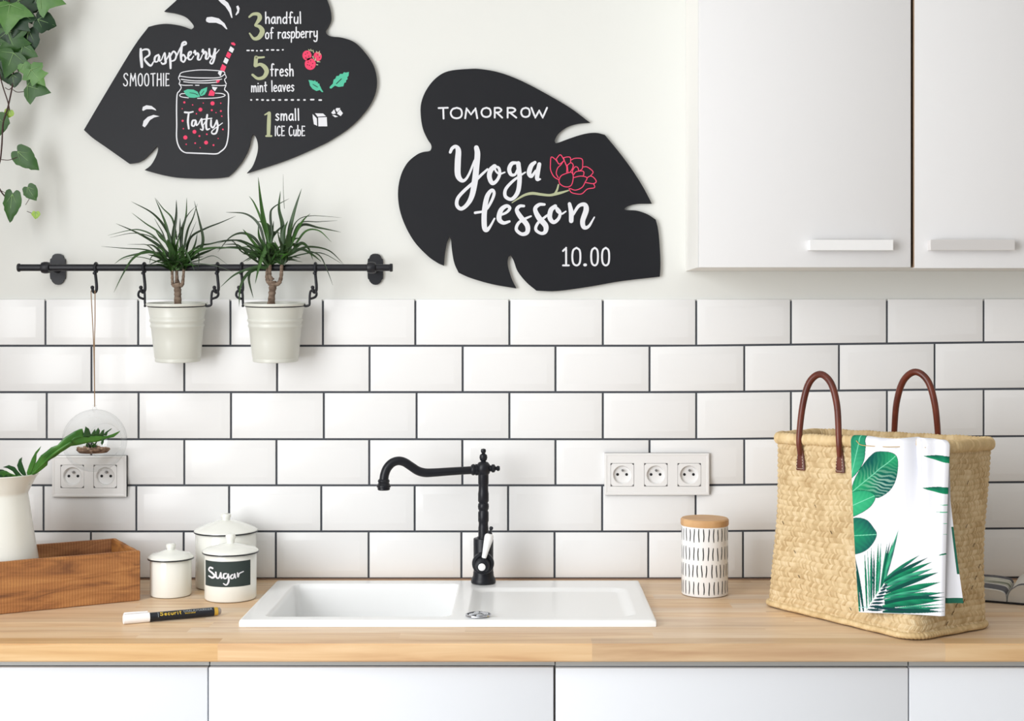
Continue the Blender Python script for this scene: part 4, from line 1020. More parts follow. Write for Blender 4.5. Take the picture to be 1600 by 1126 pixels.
for i in range(13):
    a = 2*PI*i/13*2.4; el = .35+.9*(i/13); ln = random.uniform(.012, .019)
    d0 = Vector((math.cos(a)*math.cos(el), math.sin(a)*math.cos(el), math.sin(el)))
    b0 = sb+Vector((-.002+random.uniform(-.012, .012), random.uniform(-.006, .006), .002))
    blade('succulent_leaf', [b0, b0+d0*ln*.5, b0+d0*ln], .0028, M_drac[random.choice([0, 1, 3])], globe, fold=.5)
# ------------------------------------------------------------------ crate, jug and split leaf
cr0 = Vector((-.756, -.232, 0)); du = Vector((-.864, -.503, 0)); dv = Vector((-.503, .864, 0))
CL, CW, CH, CT = .45, .200, .0984, .0105
crate = thing('wooden_crate', tuple(cr0+du*CL/2+dv*CW/2), 'old brown wooden crate holding the white jug at the left end of the worktop', 'crate')
rotz = math.atan2(-du.y, -du.x)
def plank(name, u0, u1, v0, v1, z0, z1, swap=False):
    """board in crate axes; the local x axis of the object is the grain"""
    lx, ly, lz = abs(u1-u0), abs(v1-v0), z1-z0
    c = cr0+du*(u0+u1)/2+dv*(v0+v1)/2+Vector((0, 0, (z0+z1)/2))
    rt = rotz
    if swap: lx, ly = ly, lx; rt = rotz+PI/2
    bm = box_bm(-lx/2, lx/2, -ly/2, ly/2, -lz/2, lz/2)
    bmesh.ops.bevel(bm, geom=list(bm.edges), offset=.0014, segments=2, affect='EDGES')
    bmesh.ops.subdivide_edges(bm, edges=[e for e in bm.edges if e.calc_length() > .12], cuts=24, use_grid_fill=True)
    for v in bm.verts:
        if v.co.z > lz/2-.002: v.co.z += .0011*noise.noise(Vector((v.co.x*22+5, u0*9, 3)))
        v.co += .0003*noise.noise_vector(v.co*60)
    me = bpy.data.meshes.new(name); bmesh.ops.recalc_face_normals(bm, faces=bm.faces); bm.to_mesh(me); bm.free(); me.materials.append(M_crate)
    o = bpy.data.objects.new(name, me); C.objects.link(o); o.parent = crate; o.location = c-crate.location; o.rotation_euler = (0, 0, rt)
    return o
plank('front_board', 0, CL, 0, CT, .0006, CH)
plank('back_board', 0, CL, CW-CT, CW, .0006, CH-.002)
plank('end_board', .0004, CT, CT, CW-CT, .0006, CH-.001, True)
plank('end_board', CL-CT, CL-.0004, CT, CW-CT, .0006, CH-.001, True)
plank('bottom_board', CT, CL-CT, CT, CW-CT, .0008, .009)

JY = -.275; jk = (D+JY)/F
jc_ = Vector(((-5-VX)*jk, JY, 0))
def jz(y): return H-(y-VY)*jk
jug = thing('enamel_jug', (jc_.x, JY, .0095), 'tall white enamel jug standing in the wooden crate', 'jug')
inner = [(50, 741.5), (46, 757), (45, 770), (60, 870)]
lathe('jug_body', jc_, [(0, .0098), (64.5*jk, .0098), (66*jk, .012), (66*jk, .02)]+[(r*jk, jz(y)) for r, y in [(62.5, 877), (55, 830), (48.5, 785), (46.5, 773), (46.5, 770), (48, 767), (52, 758), (59, 745), (62.5, 740.5), (61.5, 739.5), (57, 745), (50, 757), (45, 769), (45, 775), (60, 877)]]+[(63*jk, .013), (0, .013)], M_enamel, jug, 64)
tube('jug_handle', cr([tuple(jc_+Vector(v)) for v in [(-.062, 0, jz(762)), (-.095, 0, jz(758)), (-.115, 0, jz(790)), (-.105, 0, jz(840)), (-.080, 0, jz(870))]], 6), .006, M_enamel, jug, 12)
# split leaves: folded blade around a midrib with finger lobes
lf_root = thing('split_leaf', tuple(P(44, 748, JY-.01)), 'long green split-edged leaf arching from the jug towards the double socket', 'leaf')
def lamina(name, poly, rib, depth, fold, m, parent, thick=.0006):
    """outline in pixels; depth along the rib (list), fold = forward tilt per px away from the rib"""
    rp = np.array([r[:2] for r in rib], float); rd = np.array(depth, float)
    def dep(x, y):
        best = (1e9, 0, 0)
        for i in range(len(rp)-1):
            a, b = rp[i], rp[i+1]; ab = b-a; t = np.clip(((x-a[0])*ab[0]+(y-a[1])*ab[1])/(ab@ab), 0, 1)
            q = a+ab*t; dd = math.hypot(x-q[0], y-q[1])
            if dd < best[0]: best = (dd, rd[i]+(rd[i+1]-rd[i])*t, np.sign(ab[0]*(y-q[1])-ab[1]*(x-q[0])))
        return best[1]+best[0]*fold*(1 if best[2] > 0 else -1.3)*.0013
    pts = [tuple(p) for p in cr(poly+[poly[0]], 3)][:-1] if False else poly
    bm = bmesh.new(); vv = [bm.verts.new((x, y, 0)) for x, y in pts]; bm.faces.new(vv)
    bmesh.ops.triangulate(bm, faces=bm.faces)
    bmesh.ops.subdivide_edges(bm, edges=list(bm.edges), cuts=2, use_grid_fill=True)
    bmesh.ops.triangulate(bm, faces=bm.faces)
    for v in bm.verts: v.co = P(v.co.x, v.co.y, dep(v.co.x, v.co.y))
    o = frombm(name, bm, m, parent, True)
    s = o.modifiers.new('t', 'SOLIDIFY'); s.thickness = thick
    return o
zz = lambda pts: [(x/4.33, 640+y/4.33) for x, y in pts]
rib = zz([(215,438),(300,360),(400,270),(480,215),(560,185),(700,180),(815,142)])
lamina('leaf_blade', zz([(215,438),(235,400),(262,345),(275,310),(310,285),(345,255),(390,238),(410,215),(440,185),(500,148),(540,130),(556,128),(564,150),(570,178),(545,172),(500,188),(480,210),(510,200),(550,185),(600,175),(660,172),(720,178),(760,165),(815,142),(800,160),(770,185),(720,195),(690,208),(650,218),(600,222),(560,232),(520,240),(480,246),(440,272),(410,290),(380,315),(345,335),(325,350),(320,375),(290,400),(250,430),(230,440)]),
       rib, [-.29, -.30, -.31, -.305, -.30, -.285, -.27], .35, M_monst, lf_root)
for pl in [[(560,182),(574,130),(578,112),(602,128),(612,155),(618,172),(600,185)], [(612,172),(626,150),(642,128),(648,150),(640,178)], [(636,172),(650,140),(664,120),(676,140),(672,175)], [(668,172),(690,140),(706,132),(704,150),(700,178)], [(692,172),(716,148),(756,124),(752,132),(728,152),(722,176)], [(690,195),(705,200),(700,225),(690,240),(682,225)]]:
    lamina('leaf_finger', zz(pl), rib, [-.29, -.30, -.31, -.305, -.30, -.285, -.27], .35, M_monst_d, lf_root)
V, Fc = tube_geo([Vector(tuple(q)) for q in cr([tuple(P(44, 756, -.282)), tuple(P(47, 745, -.288)), tuple(P(58, 733, -.293)), tuple(P(85, 708, -.312)), tuple(P(112, 690, -.309))], 5)], [.0026]*21, 8)
build('leaf_stalk', V, Fc, M_monst, lf_root, True)
tube('stalk_end', [P(38, 747, -.278), P(49, 744, -.280)], [.0052, .005], M_dark, lf_root, 12)
lf2 = thing('split_leaf', tuple(P(20, 748, JY)), 'short dark green fingered leaf resting on the rim of the jug', 'leaf')
rib2 = zz([(-60,440),(40,440),(130,440),(215,440)])
for pl, m in [([(-40,462),(-20,420),(0,408),(40,412),(70,430),(100,440),(160,445),(185,455),(100,462),(0,462)], 0), ([(20,388),(60,374),(100,388),(130,425),(150,448),(110,448),(85,415),(50,395)], 1), ([(115,375),(130,335),(150,320),(146,350),(160,390),(175,430),(178,450),(150,440),(125,410)], 1),
              ([(180,425),(195,380),(215,330),(240,285),(278,245),(268,270),(248,300),(245,340),(240,360),(225,400),(210,440),(188,452)], 0), ([(235,368),(256,340),(270,315),(268,335),(255,360),(262,372),(236,404),(215,430)], 0), ([(-60,430),(-30,400),(20,405),(60,425),(90,450),(-40,462)], 1)]:
    lamina('leaf_finger', zz(pl), rib2, [-.30, -.295, -.29, -.288], .25, [M_monst, M_monst_d][m], lf2)
tube('leaf_stalk', [P(20, 775, -.285), P(28, 752, -.287), P(40, 744, -.289)], [.002, .002, .0022], M_monst_d, lf2, 8)

# ------------------------------------------------------------------ enamel canisters
def canister(name, px, pybase, rb, pyrim, rr_, pydome, kn_r, pyk0, pyk1, label):
    d = H*F/(pybase-VY); Y = d-D; kk = d/F; c = Vector(((px-VX)*kk, Y, 0))
    t = thing(name, (c.x, Y, 0), label, 'canister', 'cream enamel canisters')
    z = lambda y: H-(y-VY)*kk
    R = rb*kk; RR = rr_*kk; zr = z(pyrim)
    lathe('can_body', c, [(0, .0008), (R-.004, .0008), (R-.0015, .0016), (R, .005), (R, zr-.004), (R*.97, zr-.001), (0, zr-.001)], M_enamel, t, 64)
    lathe('lid', c, [(R*.95, zr-.002), (RR-.001, zr+.0006), (RR, zr+.0022), (RR-.0004, zr+.004), (RR-.003, zr+.0058), (RR*.86, zr+.0092), (RR*.62, zr+(z(pydome)-zr)*.66), (RR*.35, zr+(z(pydome)-zr)*.9), (kn_r*kk*1.0, z(pydome)+.0003), (0, z(pydome)+.0005)], M_enamel, t, 64)
    lathe('black_rim', c, [(RR-.003, zr-.0008), (RR+.0003, zr-.0006), (RR+.0007, zr+.0009), (RR+.0003, zr+.0022), (RR-.003, zr+.0022)], M_rim, t, 64)
    r = kn_r*kk; zk0, zk1 = z(pyk0), z(pyk1)
    lathe('lid_knob', c, [(r*.8, zk0-.002), (r*.80, zk0+(zk1-zk0)*.2), (r*.95, zk0+(zk1-zk0)*.42), (r*1.0, zk0+(zk1-zk0)*.72), (r*.85, zk0+(zk1-zk0)*.93), (r*.4, zk1), (0, zk1)], M_enamel, t, 32)
    return t, c, R, kk, z
canister('enamel_canister', 353, 915, 46.5, 830, 48.8, 812, 8.0, 812, 801.5, 'large cream enamel canister standing behind the sugar tin')
canister('enamel_canister', 267, 929.5, 31.6, 872, 35.0, 858.5, 7.5, 859, 848.5, 'smallest cream enamel canister, beside the wooden crate')
sug, sc_, sR, sk, sz = canister('enamel_canister', 360.3, 934.5, 40.0, 862, 43.2, 848, 7.8, 847, 833, 'cream enamel canister with a black handwritten Sugar label')
def scyl(off):
    def f(px, py, o=0):
        y0 = sc_.y-sR; s = max(-.97, min(.97, (px-360.3)*sk/sR)); a = math.asin(s)
        R_ = sR+off+o; Y = sc_.y-R_*math.cos(a)
        return Vector((sc_.x+R_*math.sin(a), Y, H-(py-VY)*(D+sc_.y-sR)/F))
    return f
f1 = scyl(.0004); V, Fc = [], []
N = 24
for i in range(N+1):
    px = 326.2+(395-326.2)*i/N
    V += [f1(px, 877.3), f1(px, 917.0)]
for i in range(N): Fc.append((2*i, 2*i+1, 2*i+3, 2*i+2))
build('chalk_label', V, Fc, M_label, sug, True)
k5 = 5.117
su = [[(872,572,16),(850,568,14),(838,590,14),(870,610,16),(890,632,18),(870,648,16),(838,638,12)], [(900,602,14),(905,640,15),(925,645,12),(940,605,12)], [(940,605,14),(945,645,14),(955,640,8)],
 [(985,610,10),(965,615,13),(965,645,13),(985,645,11),(998,615,12)], [(998,615,13),(1002,670,14),(985,700,12),(962,690,9)], [(1000,650,6),(1030,620,10),(1018,630,12),(1020,650,11),(1038,645,10),(1045,615,11)], [(1045,615,12),(1052,648,10)], [(1066,608,10),(1070,640,12),(1078,615,10),(1105,602,9)]]
V, Fc = strokes_geo(zs(170, 776.5, k5, su), scyl(.0008)); build('lettering', V, Fc, M_chalk, sug)

# ------------------------------------------------------------------ striped jar with wooden lid
d = H*F/(927.5-VY); JYy = d-D; kk = d/F; c = Vector(((1101-VX)*kk, JYy, 0))
zj = lambda y: H-(y-VY)*(d-36.3*kk)/F
jar_ = thing('storage_jar', (c.x, c.y, 0), 'white storage jar with black dashes and a round wooden lid beside the straw bag', 'jar')
R = 36.3*kk
lathe('jar_body', c, [(0, .0006), (R-.003, .0006), (R-.0008, .0018), (R, .004), (R, zj(825)), (R-.003, zj(824)), (0, zj(824))], M_ceramic, jar_, 64)
lathe('jar_lid', c, [(R*.9, zj(825.5)), (R+.0004, zj(825)), (R+.0014, zj(823)), (R+.0014, zj(816)), (R-.001, zj(813.8)), (0, zj(813.4))], M_beech, jar_, 64)
st_ = []
rows_y = [(827.5, 847.5), (856, 876.5), (883, 903), (910, 930)]
for r_, (a, b) in enumerate(rows_y):
    ang = -1.45
    while ang < 1.45:
        x = 1101+36.3*math.sin(ang); tl_ = random.uniform(-.8, .8); a_ = a+random.uniform(-1, 1); b_ = b+random.uniform(-1, 1)
        st_.append((ang, a_, b_, tl_)); ang += .213+random.uniform(-.02, .02)
    
V, Fc = [], []
for side in (0, PI):
    for ang, a_, b_, tl_ in st_:
        o = len(V); wv_ = .85/36.3
        for j in range(6):
            t = j/5; y = a_+(b_-a_)*t; an = ang+side+(tl_*t+.5*math.sin(t*5+ang*9))/36.3*.8
            for s in (-1, 1):
                aa = an+s*wv_*(1 if 0 < j < 5 else .7)
                V.append(Vector((c.x+(R+.0003)*math.sin(aa), c.y-(R+.0003)*math.cos(aa), H-(y-VY)*(D+c.y-R)/F)))
        for j in range(5): Fc.append((o+2*j, o+2*j+1, o+2*j+3, o+2*j+2))
dp = build('dash_pattern', V, Fc, M_ink, jar_); dp['kind'] = 'stuff'

# ------------------------------------------------------------------ chalk marker
pa, pb = Vector((-.7275, -.447, .0088)), Vector((-.5665, -.372, .0088))
ax_ = (pb-pa).normalized(); L_ = (pb-pa).length; side_ = Vector((-ax_.y, ax_.x, 0))
rot = Vector((0, 0, 1)).rotation_difference(ax_).to_matrix()
pen = thing('chalk_marker', tuple((pa+pb)/2-Vector((0, 0, .0088))), 'black chalk marker pen with a white cap lying on the worktop', 'pen')
lathe('pen_cap', pa, [(0, .0), (.0078, .0), (.0086, .0008), (.0088, .004), (.0088, L_*.262), (.0076, L_*.265)], M_penwhite, pen, 32, tilt=rot)
lathe('pen_barrel', pa, [(.0074, L_*.262), (.0082, L_*.263), (.0082, L_*.925), (.0070, L_*.928)], M_penblack, pen, 32, tilt=rot)
lathe('pen_ring', pa, [(.0070, L_*.925), (.0079, L_*.926), (.0078, L_*.965), (.0066, L_*.968)], M_penyellow, pen, 32, tilt=rot)
lathe('pen_plug', pa, [(.0060, L_*.965), (.0068, L_*.967), (.0064, L_*.99), (.0040, L_), (0, L_)], M_pengrey, pen, 32, tilt=rot)
cu = (Vector((0, 0, 1))*.94+Vector((ax_.y, -ax_.x, 0))*-.34).normalized()
tube('pen_clip', [pa+ax_*.0015+cu*.0086, pa+ax_*.003+cu*.0108, pa+ax_*.020+cu*.0108, pa+ax_*(L_*.25)+cu*.0102], [.0014, .0016, .0015, .0011], M_penwhite, pen, 8)
# lettering wrapped on the barrel; t along the pen in mm, v up in mm
u_ax = Vector((0, 0, 1)); v_front = Vector((ax_.y, -ax_.x, 0))     # towards the viewer
def pmap(off=.0003):
    def f(t, v, o=0):
        a = math.radians(38)-v/8.2                                  # v downwards in mm
        r = .0082+off+o
        return pa+ax_*(t*.001)+v_front*math.cos(a)*r+u_ax*math.sin(a)*r
    return f
def pen_text(txt, t0, t1, base, cap, wd, m, gap=.2):
    V, Fc = strokes_geo(letters(txt, t0, t1, base, cap, wd, gap, step=1.5), pmap(), 4); return build('lettering', V, Fc, m, pen)
pen_text('Securit', 65, 103, 2.8, 6.2, 1.1, M_yellow, .26)
pen_text('CHALKMARKER', 108, 160, .2, 4.0, .6, M_silverink, .2)
pen_text('CHALKMARKER', 110, 129, 3.2, 1.5, .35, M_yellow, .2)
V, Fc = strokes_geo([dict(p=[(61.5, -4), (61.5, 5)], w=.6, s=False, step=1)], pmap()); build('print_line', V, Fc, M_silverink, pen)

# ------------------------------------------------------------------ straw bag
A0, B0, C0, D0 = [np.array(q) for q in [(.462, -.275), (.668, -.588), (.845, -.473), (.638, -.16)]]
A1, B1, C1, D1 = [np.array(q) for q in [(.4735, -.305), (.738, -.565), (.874, -.415), (.610, -.150)]]
ztop = [.325, .333, .326, .322]
def rloop(cs, r, n):
    """rounded quad resampled to n points, starting on the A->B side"""
    pts = []
    for i in range(4):
        p, q, s = cs[i-1], cs[i], cs[(i+1) % 4]
        a = (p-q)/np.linalg.norm(p-q); b = (s-q)/np.linalg.norm(s-q)
        for t in np.linspace(0, 1, 9):
            pts.append((1-t)**2*(q+a*r)+2*t*(1-t)*q+t*t*(q+b*r))
    pts = np.array(pts+[pts[0]]); seg = np.linalg.norm(np.diff(pts, axis=0), axis=1); cum = np.concatenate([[0], np.cumsum(seg)])
    s = np.linspace(0, cum[-1], n+1)[:-1]
    return np.stack([np.interp(s, cum, pts[:, 0]), np.interp(s, cum, pts[:, 1])], 1)
def bag_loop(h, n, inset=0.0):
    cs = [A0+(A1-A0)*h, B0+(B1-B0)*h, C0+(C1-C0)*h, D0+(D1-D0)*h]
    ctr = sum(cs)/4; wst = .028*math.sin(PI*min(1, h*1.02))**1.0*(1 if h < .5 else 1)
    cs = [ctr+(c_-ctr)*(1-wst) for c_ in cs]
    L = rloop(cs, .040+.008*h, n)
    if inset:
        d_ = L-ctr; L = L-d_/np.linalg.norm(d_, axis=1)[:, None]*inset
    return L
bag = thing('straw_bag', (.653, -.374, 0), 'woven straw basket bag with two brown leather handles on the right of the worktop', 'bag')
NB, MB_ = 1240, 330
ctr0 = (A0+B0+C0+D0)/4
def bag_z(h, n):
    base = rloop([A0, B0, C0, D0], .04, n)
    ang = np.linspace(0, 1, n, endpoint=False)
    zt_ = np.interp(ang*4 % 4, [0, 1.3, 2, 3.3, 4], [ztop[0], ztop[1], ztop[2], ztop[3], ztop[0]])
    return .006+(zt_-.006)*h
verts = np.zeros((MB_+1, NB, 3))
per_ = 1.17
U = (np.arange(NB)/NB*per_)
tone = np.zeros((MB_+1, NB))
for j in range(MB_+1):
    h = j/MB_
    L = bag_loop(h, NB); zz_ = bag_z(h, NB)
    T = np.roll(L, -1, 0)-np.roll(L, 1, 0); T /= np.linalg.norm(T, axis=1)[:, None]; Nn = np.stack([T[:, 1], -T[:, 0]], 1)
    cc = L.mean(0); sgn = np.sign(((L-cc)*Nn).sum(1)); Nn *= sgn[:, None]
    v = h*.325
    wob = .0012*np.sin(U*34+v*11)+.0008*np.sin(U*71+2)
    row = (v+wob)/.0098; ri = np.floor(row); fr = row-ri
    dirn = np.where(ri % 2 == 0, 1, -1)
    st = (U/.0042+dirn*(fr-.5)*1.5+ri*.5); si = np.floor(st); sf = st-si
    hgt = (np.sin(PI*sf)**.6)*(np.sin(PI*fr)**.5)
    hsh = np.sin(si*12.9898+ri*78.233)*43758.5453; hsh -= np.floor(hsh)
    tone[j] = hsh
    bulge = .002*np.sin(U*9+h*3)+.0015*np.sin(U*23+h*7)
    disp = .0013*(np.sin(PI*fr)**.7-.5)+.0011*(hgt-.5)*(.5+1.0*hsh)+bulge*np.sin(PI*h)
    verts[j, :, :2] = L+Nn*disp[:, None]; verts[j, :, 2] = zz_
idx = np.arange((MB_+1)*NB).reshape(MB_+1, NB)
nxt = np.roll(idx, -1, 1)
faces = np.stack([idx[:-1], nxt[:-1], nxt[1:], idx[1:]], -1).reshape(-1, 4)
def fast_mesh(name, V, Fq, m, parent, smooth=True, floats=None, cols=None):
    me = bpy.data.meshes.new(name); V = V.reshape(-1, 3)-np.array(wloc(parent))
    me.vertices.add(len(V)); me.vertices.foreach_set('co', V.astype(np.float32).ravel())
    nf = len(Fq); me.loops.add(nf*4); me.loops.foreach_set('vertex_index', Fq.astype(np.int32).ravel())
    me.polygons.add(nf); me.polygons.foreach_set('loop_start', np.arange(0, nf*4, 4, dtype=np.int32)); me.polygons.foreach_set('loop_total', np.full(nf, 4, dtype=np.int32))
    me.update(calc_edges=True); me.validate()
    if smooth: me.polygons.foreach_set('use_smooth', np.ones(nf, dtype=bool))
    if floats is not None:
        at = me.attributes.new('tone', 'FLOAT', 'POINT'); at.data.foreach_set('value', floats.astype(np.float32).ravel())
    if cols is not None:
        at = me.color_attributes.new('print', 'FLOAT_COLOR', 'POINT'); at.data.foreach_set('color', cols.astype(np.float32).ravel())
    me.materials.append(m); me.update()
    o = bpy.data.objects.new(name, me); C.objects.link(o); o.parent = parent; return o
def straw_mat(name, attr=True, dark=(170, 138, 92), mid=(216, 192, 150), light=(240, 224, 194)):
    m = bpy.data.materials.new(name); m.use_nodes = True; nt = m.node_tree; b = nt.nodes['Principled BSDF']; N = nt.nodes; L = nt.links
    tc = N.new('ShaderNodeTexCoord'); n = N.new('ShaderNodeTexNoise'); n.inputs['Scale'].default_value = 26; n.inputs['Detail'].default_value = 6
    L.new(tc.outputs['Object'], n.inputs['Vector'])
    r = N.new('ShaderNodeValToRGB'); e = r.color_ramp.elements; e[0].position = .12; e[0].color = rgb(*dark); e[1].position = .9; e[1].color = rgb(*light); q = e.new(.5); q.color = rgb(*mid)
    q2 = e.new(.0); q2.color = rgb(120, 88, 52)
    if attr:
        a = N.new('ShaderNodeAttribute'); a.attribute_name = 'tone'; mx = N.new('ShaderNodeMath'); mx.operation = 'MULTIPLY_ADD'; mx.inputs[1].default_value = .34
        m2 = N.new('ShaderNodeMath'); m2.operation = 'MULTIPLY'; m2.inputs[1].default_value = .5
        L.new(n.outputs['Fac'], m2.inputs[0]); L.new(a.outputs['Fac'], mx.inputs[0]); L.new(m2.outputs[0], mx.inputs[2]); L.new(mx.outputs[0], r.inputs[0])
    else: L.new(n.outputs['Fac'], r.inputs[0])
    L.new(r.outputs[0], b.inputs['Base Color']); b.inputs['Roughness'].default_value = .6; b.inputs['Specular IOR Level'].default_value = .3
    n2 = N.new('ShaderNodeTexNoise'); n2.inputs['Scale'].default_value = 500; L.new(tc.outputs['Object'], n2.inputs['Vector'])
    bp = N.new('ShaderNodeBump'); bp.inputs['Strength'].default_value = .35; bp.inputs['Distance'].default_value = .001; L.new(n2.outputs['Fac'], bp.inputs['Height']); L.new(bp.outputs[0], b.inputs['Normal'])
    return m
M_straw = straw_mat('woven_straw'); M_rimstraw = straw_mat('braided_straw', True, (190, 160, 112), (222, 196, 150), (240, 220, 182)); M_straw_in = straw_mat('inner_straw', False)
bw = fast_mesh('woven_body', verts, faces, M_straw, bag, True, floats=tone)
# inside and floor of the bag
V, Fc = [], []
n = 80
for j in range(7):
    h = 1-j/6*.97; L = bag_loop(h, n, .007); z_ = bag_z(h, n)
    V += [(L[i, 0], L[i, 1], z_[i]) for i in range(n)]
for j in range(6):
    for i in range(n): l = (i+1) % n; Fc.append((j*n+i, (j+1)*n+i, (j+1)*n+l, j*n+l))
Fc.append(tuple(6*n+i for i in range(n)))
build('lining', V, Fc, M_straw_in, bag, True)
# braided rims
def braid(name, h, rad, n, dz, m, flat=1.0, pitch=.008, amp=.18):
    L = bag_loop(h, n); z_ = bag_z(h, n)+dz
    k_ = 14; VV = np.zeros((n, k_, 3)); tn = np.zeros((n, k_))
    T = np.roll(L, -1, 0)-np.roll(L, 1, 0); T /= np.linalg.norm(T, axis=1)[:, None]; Nn = np.stack([T[:, 1], -T[:, 0]], 1); Nn *= np.sign(((L-L.mean(0))*Nn).sum(1))[:, None]
    u = np.arange(n)/n*per_
    for q in range(k_):
        a = 2*PI*q/k_
        ph = u/pitch+a/(2*PI)*1.0; f = ph-np.floor(ph)
        rr_ = rad*(1-amp+amp*np.sin(PI*f)**.6*1.2+.06*np.sin(u*90+a))
        VV[:, q, :2] = L+Nn*(rr_*math.cos(a)*1.0)[:, None]; VV[:, q, 2] = z_+rr_*math.sin(a)*flat
        hs = np.sin(np.floor(ph)*12.9898)*43758.5453; tn[:, q] = hs-np.floor(hs)
    idx = np.arange(n*k_).reshape(n, k_); a1 = np.roll(idx, -1, 0); a2 = np.roll(idx, -1, 1); a3 = np.roll(a1, -1, 1)
    Fq = np.stack([idx, a1, a3, a2], -1).reshape(-1, 4)
    o = fast_mesh(name, VV, Fq, m, bag, True, floats=tn)
    bm = bmesh.new(); bm.from_mesh(o.data); bmesh.ops.recalc_face_normals(bm, faces=bm.faces); bm.to_mesh(o.data); bm.free(); return o
braid('top_rim', 1.0, .0085, 700, .001, M_rimstraw, 1.3)
braid('bottom_rim', .0, .0062, 700, .0012, M_rimstraw, .9, .007)
# loose dark chips in the weave
def bag_at(u, h, off=0.0):
    n = 800; L = bag_loop(h, n); z_ = bag_z(h, n); i = int(u*n) % n
    T = L[(i+2) % n]-L[i-2]; T = T/np.linalg.norm(T); Nn = np.array([T[1], -T[0]]); Nn *= np.sign((L[i]-L.mean(0))@Nn)
    p = L[i]+Nn*off; return Vector((p[0], p[1], z_[i])), Vector((Nn[0], Nn[1], 0)), Vector((T[0], T[1], 0))
def bag_u(px, h):                     # perimeter position of the bag front nearest to an image column
    n = 800; L = bag_loop(h, n); cc = L.mean(0)
    x = VX+L[:, 0]*F/(D+L[:, 1])
    T = np.roll(L, -1, 0)-np.roll(L, 1, 0); Nn = np.stack([T[:, 1], -T[:, 0]], 1); Nn *= np.sign(((L-cc)*Nn).sum(1))[:, None]
    cost = np.abs(x-px)+np.where(Nn[:, 1] > 0, 500, 0); return int(np.argmin(cost))/n
V, Fc = [], []
for px, h in [(1250, .20), (1243, .34), (1201, .35), (1300, .48), (1510, .80), (1517, .22), (1505, .155), (1493, .14), (1478, .05), (1487, .10), (1330, .08), (1523, .27), (1528, .33), (1275, .62), (1225, .5), (1508, .56), (1520, .45)]:
    p, nn, tt = bag_at(bag_u(px, h), h, .0020)
    dz = Vector((0, 0, 1)); o = len(V); a = tt*(.0030 if px > 1450 else -.0020)+dz*(.0036 if px > 1450 else .0026); b = nn.cross(a).normalized()*.0012
    for s in (-1, 1): V += [p-a*s+b*.5+nn*.0008, p-a*s-b*.5+nn*.0008]
    V += [p-a-nn*.001, p+a-nn*.001]; Fc += [(o, o+1, o+2, o+3), (o, o+1, o+4), (o+2, o+3, o+5)]
ch = build('dark_strand', V, Fc, mat('dark_straw', rgb(70, 46, 26), .7), bag); ch['kind'] = 'stuff'
# handles
def handle(foot_px, top, back=False):
    """two feet on the bag wall and an arch"""
    (u0, h0_), (u1, h1_) = foot_px
    p0, n0, t0 = bag_at(u0, h0_, .006); p1, n1, t1 = bag_at(u1, h1_, .006)
    pt = top
    mid = (p0+p1)/2
    path = [p0+Vector((0, 0, -.004)), p0+Vector((0, 0, .03))+n0*.002, p0.lerp(pt, .55)+(p0-mid)*.42+Vector((0, 0, .008)), p0.lerp(pt, .85)+(p0-mid)*.40+Vector((0, 0, .006)), pt, p1.lerp(pt, .85)+(p1-mid)*.40+Vector((0, 0, .006)), p1.lerp(pt, .55)+(p1-mid)*.42+Vector((0, 0, .008)), p1+Vector((0, 0, .03))+n1*.002, p1+Vector((0, 0, -.004))]
    q = cr([tuple(v) for v in path], 6); N = len(q)
    rad = [.0040+.0026*math.sin(PI*min(1, max(0, (i/(N-1))))*1.0)**.5 for i in range(N)]
    o = tube('handle', q, rad, M_leather, bag, 14)
    for (p, nn, tt) in ((p0, n0, t0), (p1, n1, t1)):
        bm = bmesh.new(); rows = [(.0085, -.033), (.0092, -.031), (.0082, -.016), (.0055, .0), (.0048, .008)]
        for s, lay in ((1, .0035), (0, .0)):
            pass
        Vt, Ft = [], []
        for (wd, z_) in rows:
            for sx, no in ((-1, .0), (-1, .0030), (-.6, .0042), (.6, .0042), (1, .0030), (1, .0)):
                Vt.append(p+tt*(wd*sx)+Vector((0, 0, z_))+nn*(no-.0045))
        for i in range(len(rows)-1):
            for k_ in range(5): Ft.append((i*6+k_, i*6+k_+1, (i+1)*6+k_+1, (i+1)*6+k_))
        Ft.append((0, 1, 2, 3, 4, 5)); Ft.append(tuple((len(rows)-1)*6+k_ for k_ in range(6)))
        tb = build('leather_tab', Vt, Ft, M_leather, o)
        if not back:
            Vs, Fs = [], []
            line = [(-.0062, -.004), (-.0068, -.012), (-.0074, -.020), (-.0076, -.0285), (-.0040, -.0298), (.0, -.0298), (.0040, -.0298), (.0076, -.0285), (.0074, -.020), (.0068, -.012), (.0062, -.004)]
            dense = cr(line, 3)
            for a, b in list(zip(dense[:-1], dense[1:]))[::2]:
                g = tube_geo([p+tt*a[0]*.86+Vector((0, 0, a[1]))+nn*.0006, p+tt*b[0]*.86+Vector((0, 0, b[1]))+nn*.0006], .0005, 5)
                o_ = len(Vs); Vs += g[0]; Fs += [tuple(i+o_ for i in f) for f in g[1]]
            build('stitching', Vs, Fs, M_stitch, o)
    return o
uf0, uf1 = bag_u(1253, .93), bag_u(1314, .93)
pmid = (bag_at(uf0, 1.0)[0]+bag_at(uf1, 1.0)[0])/2
handle(((uf0, .925), (uf1, .925)), Vector((pmid.x-.001, pmid.y+.012, .4515)))
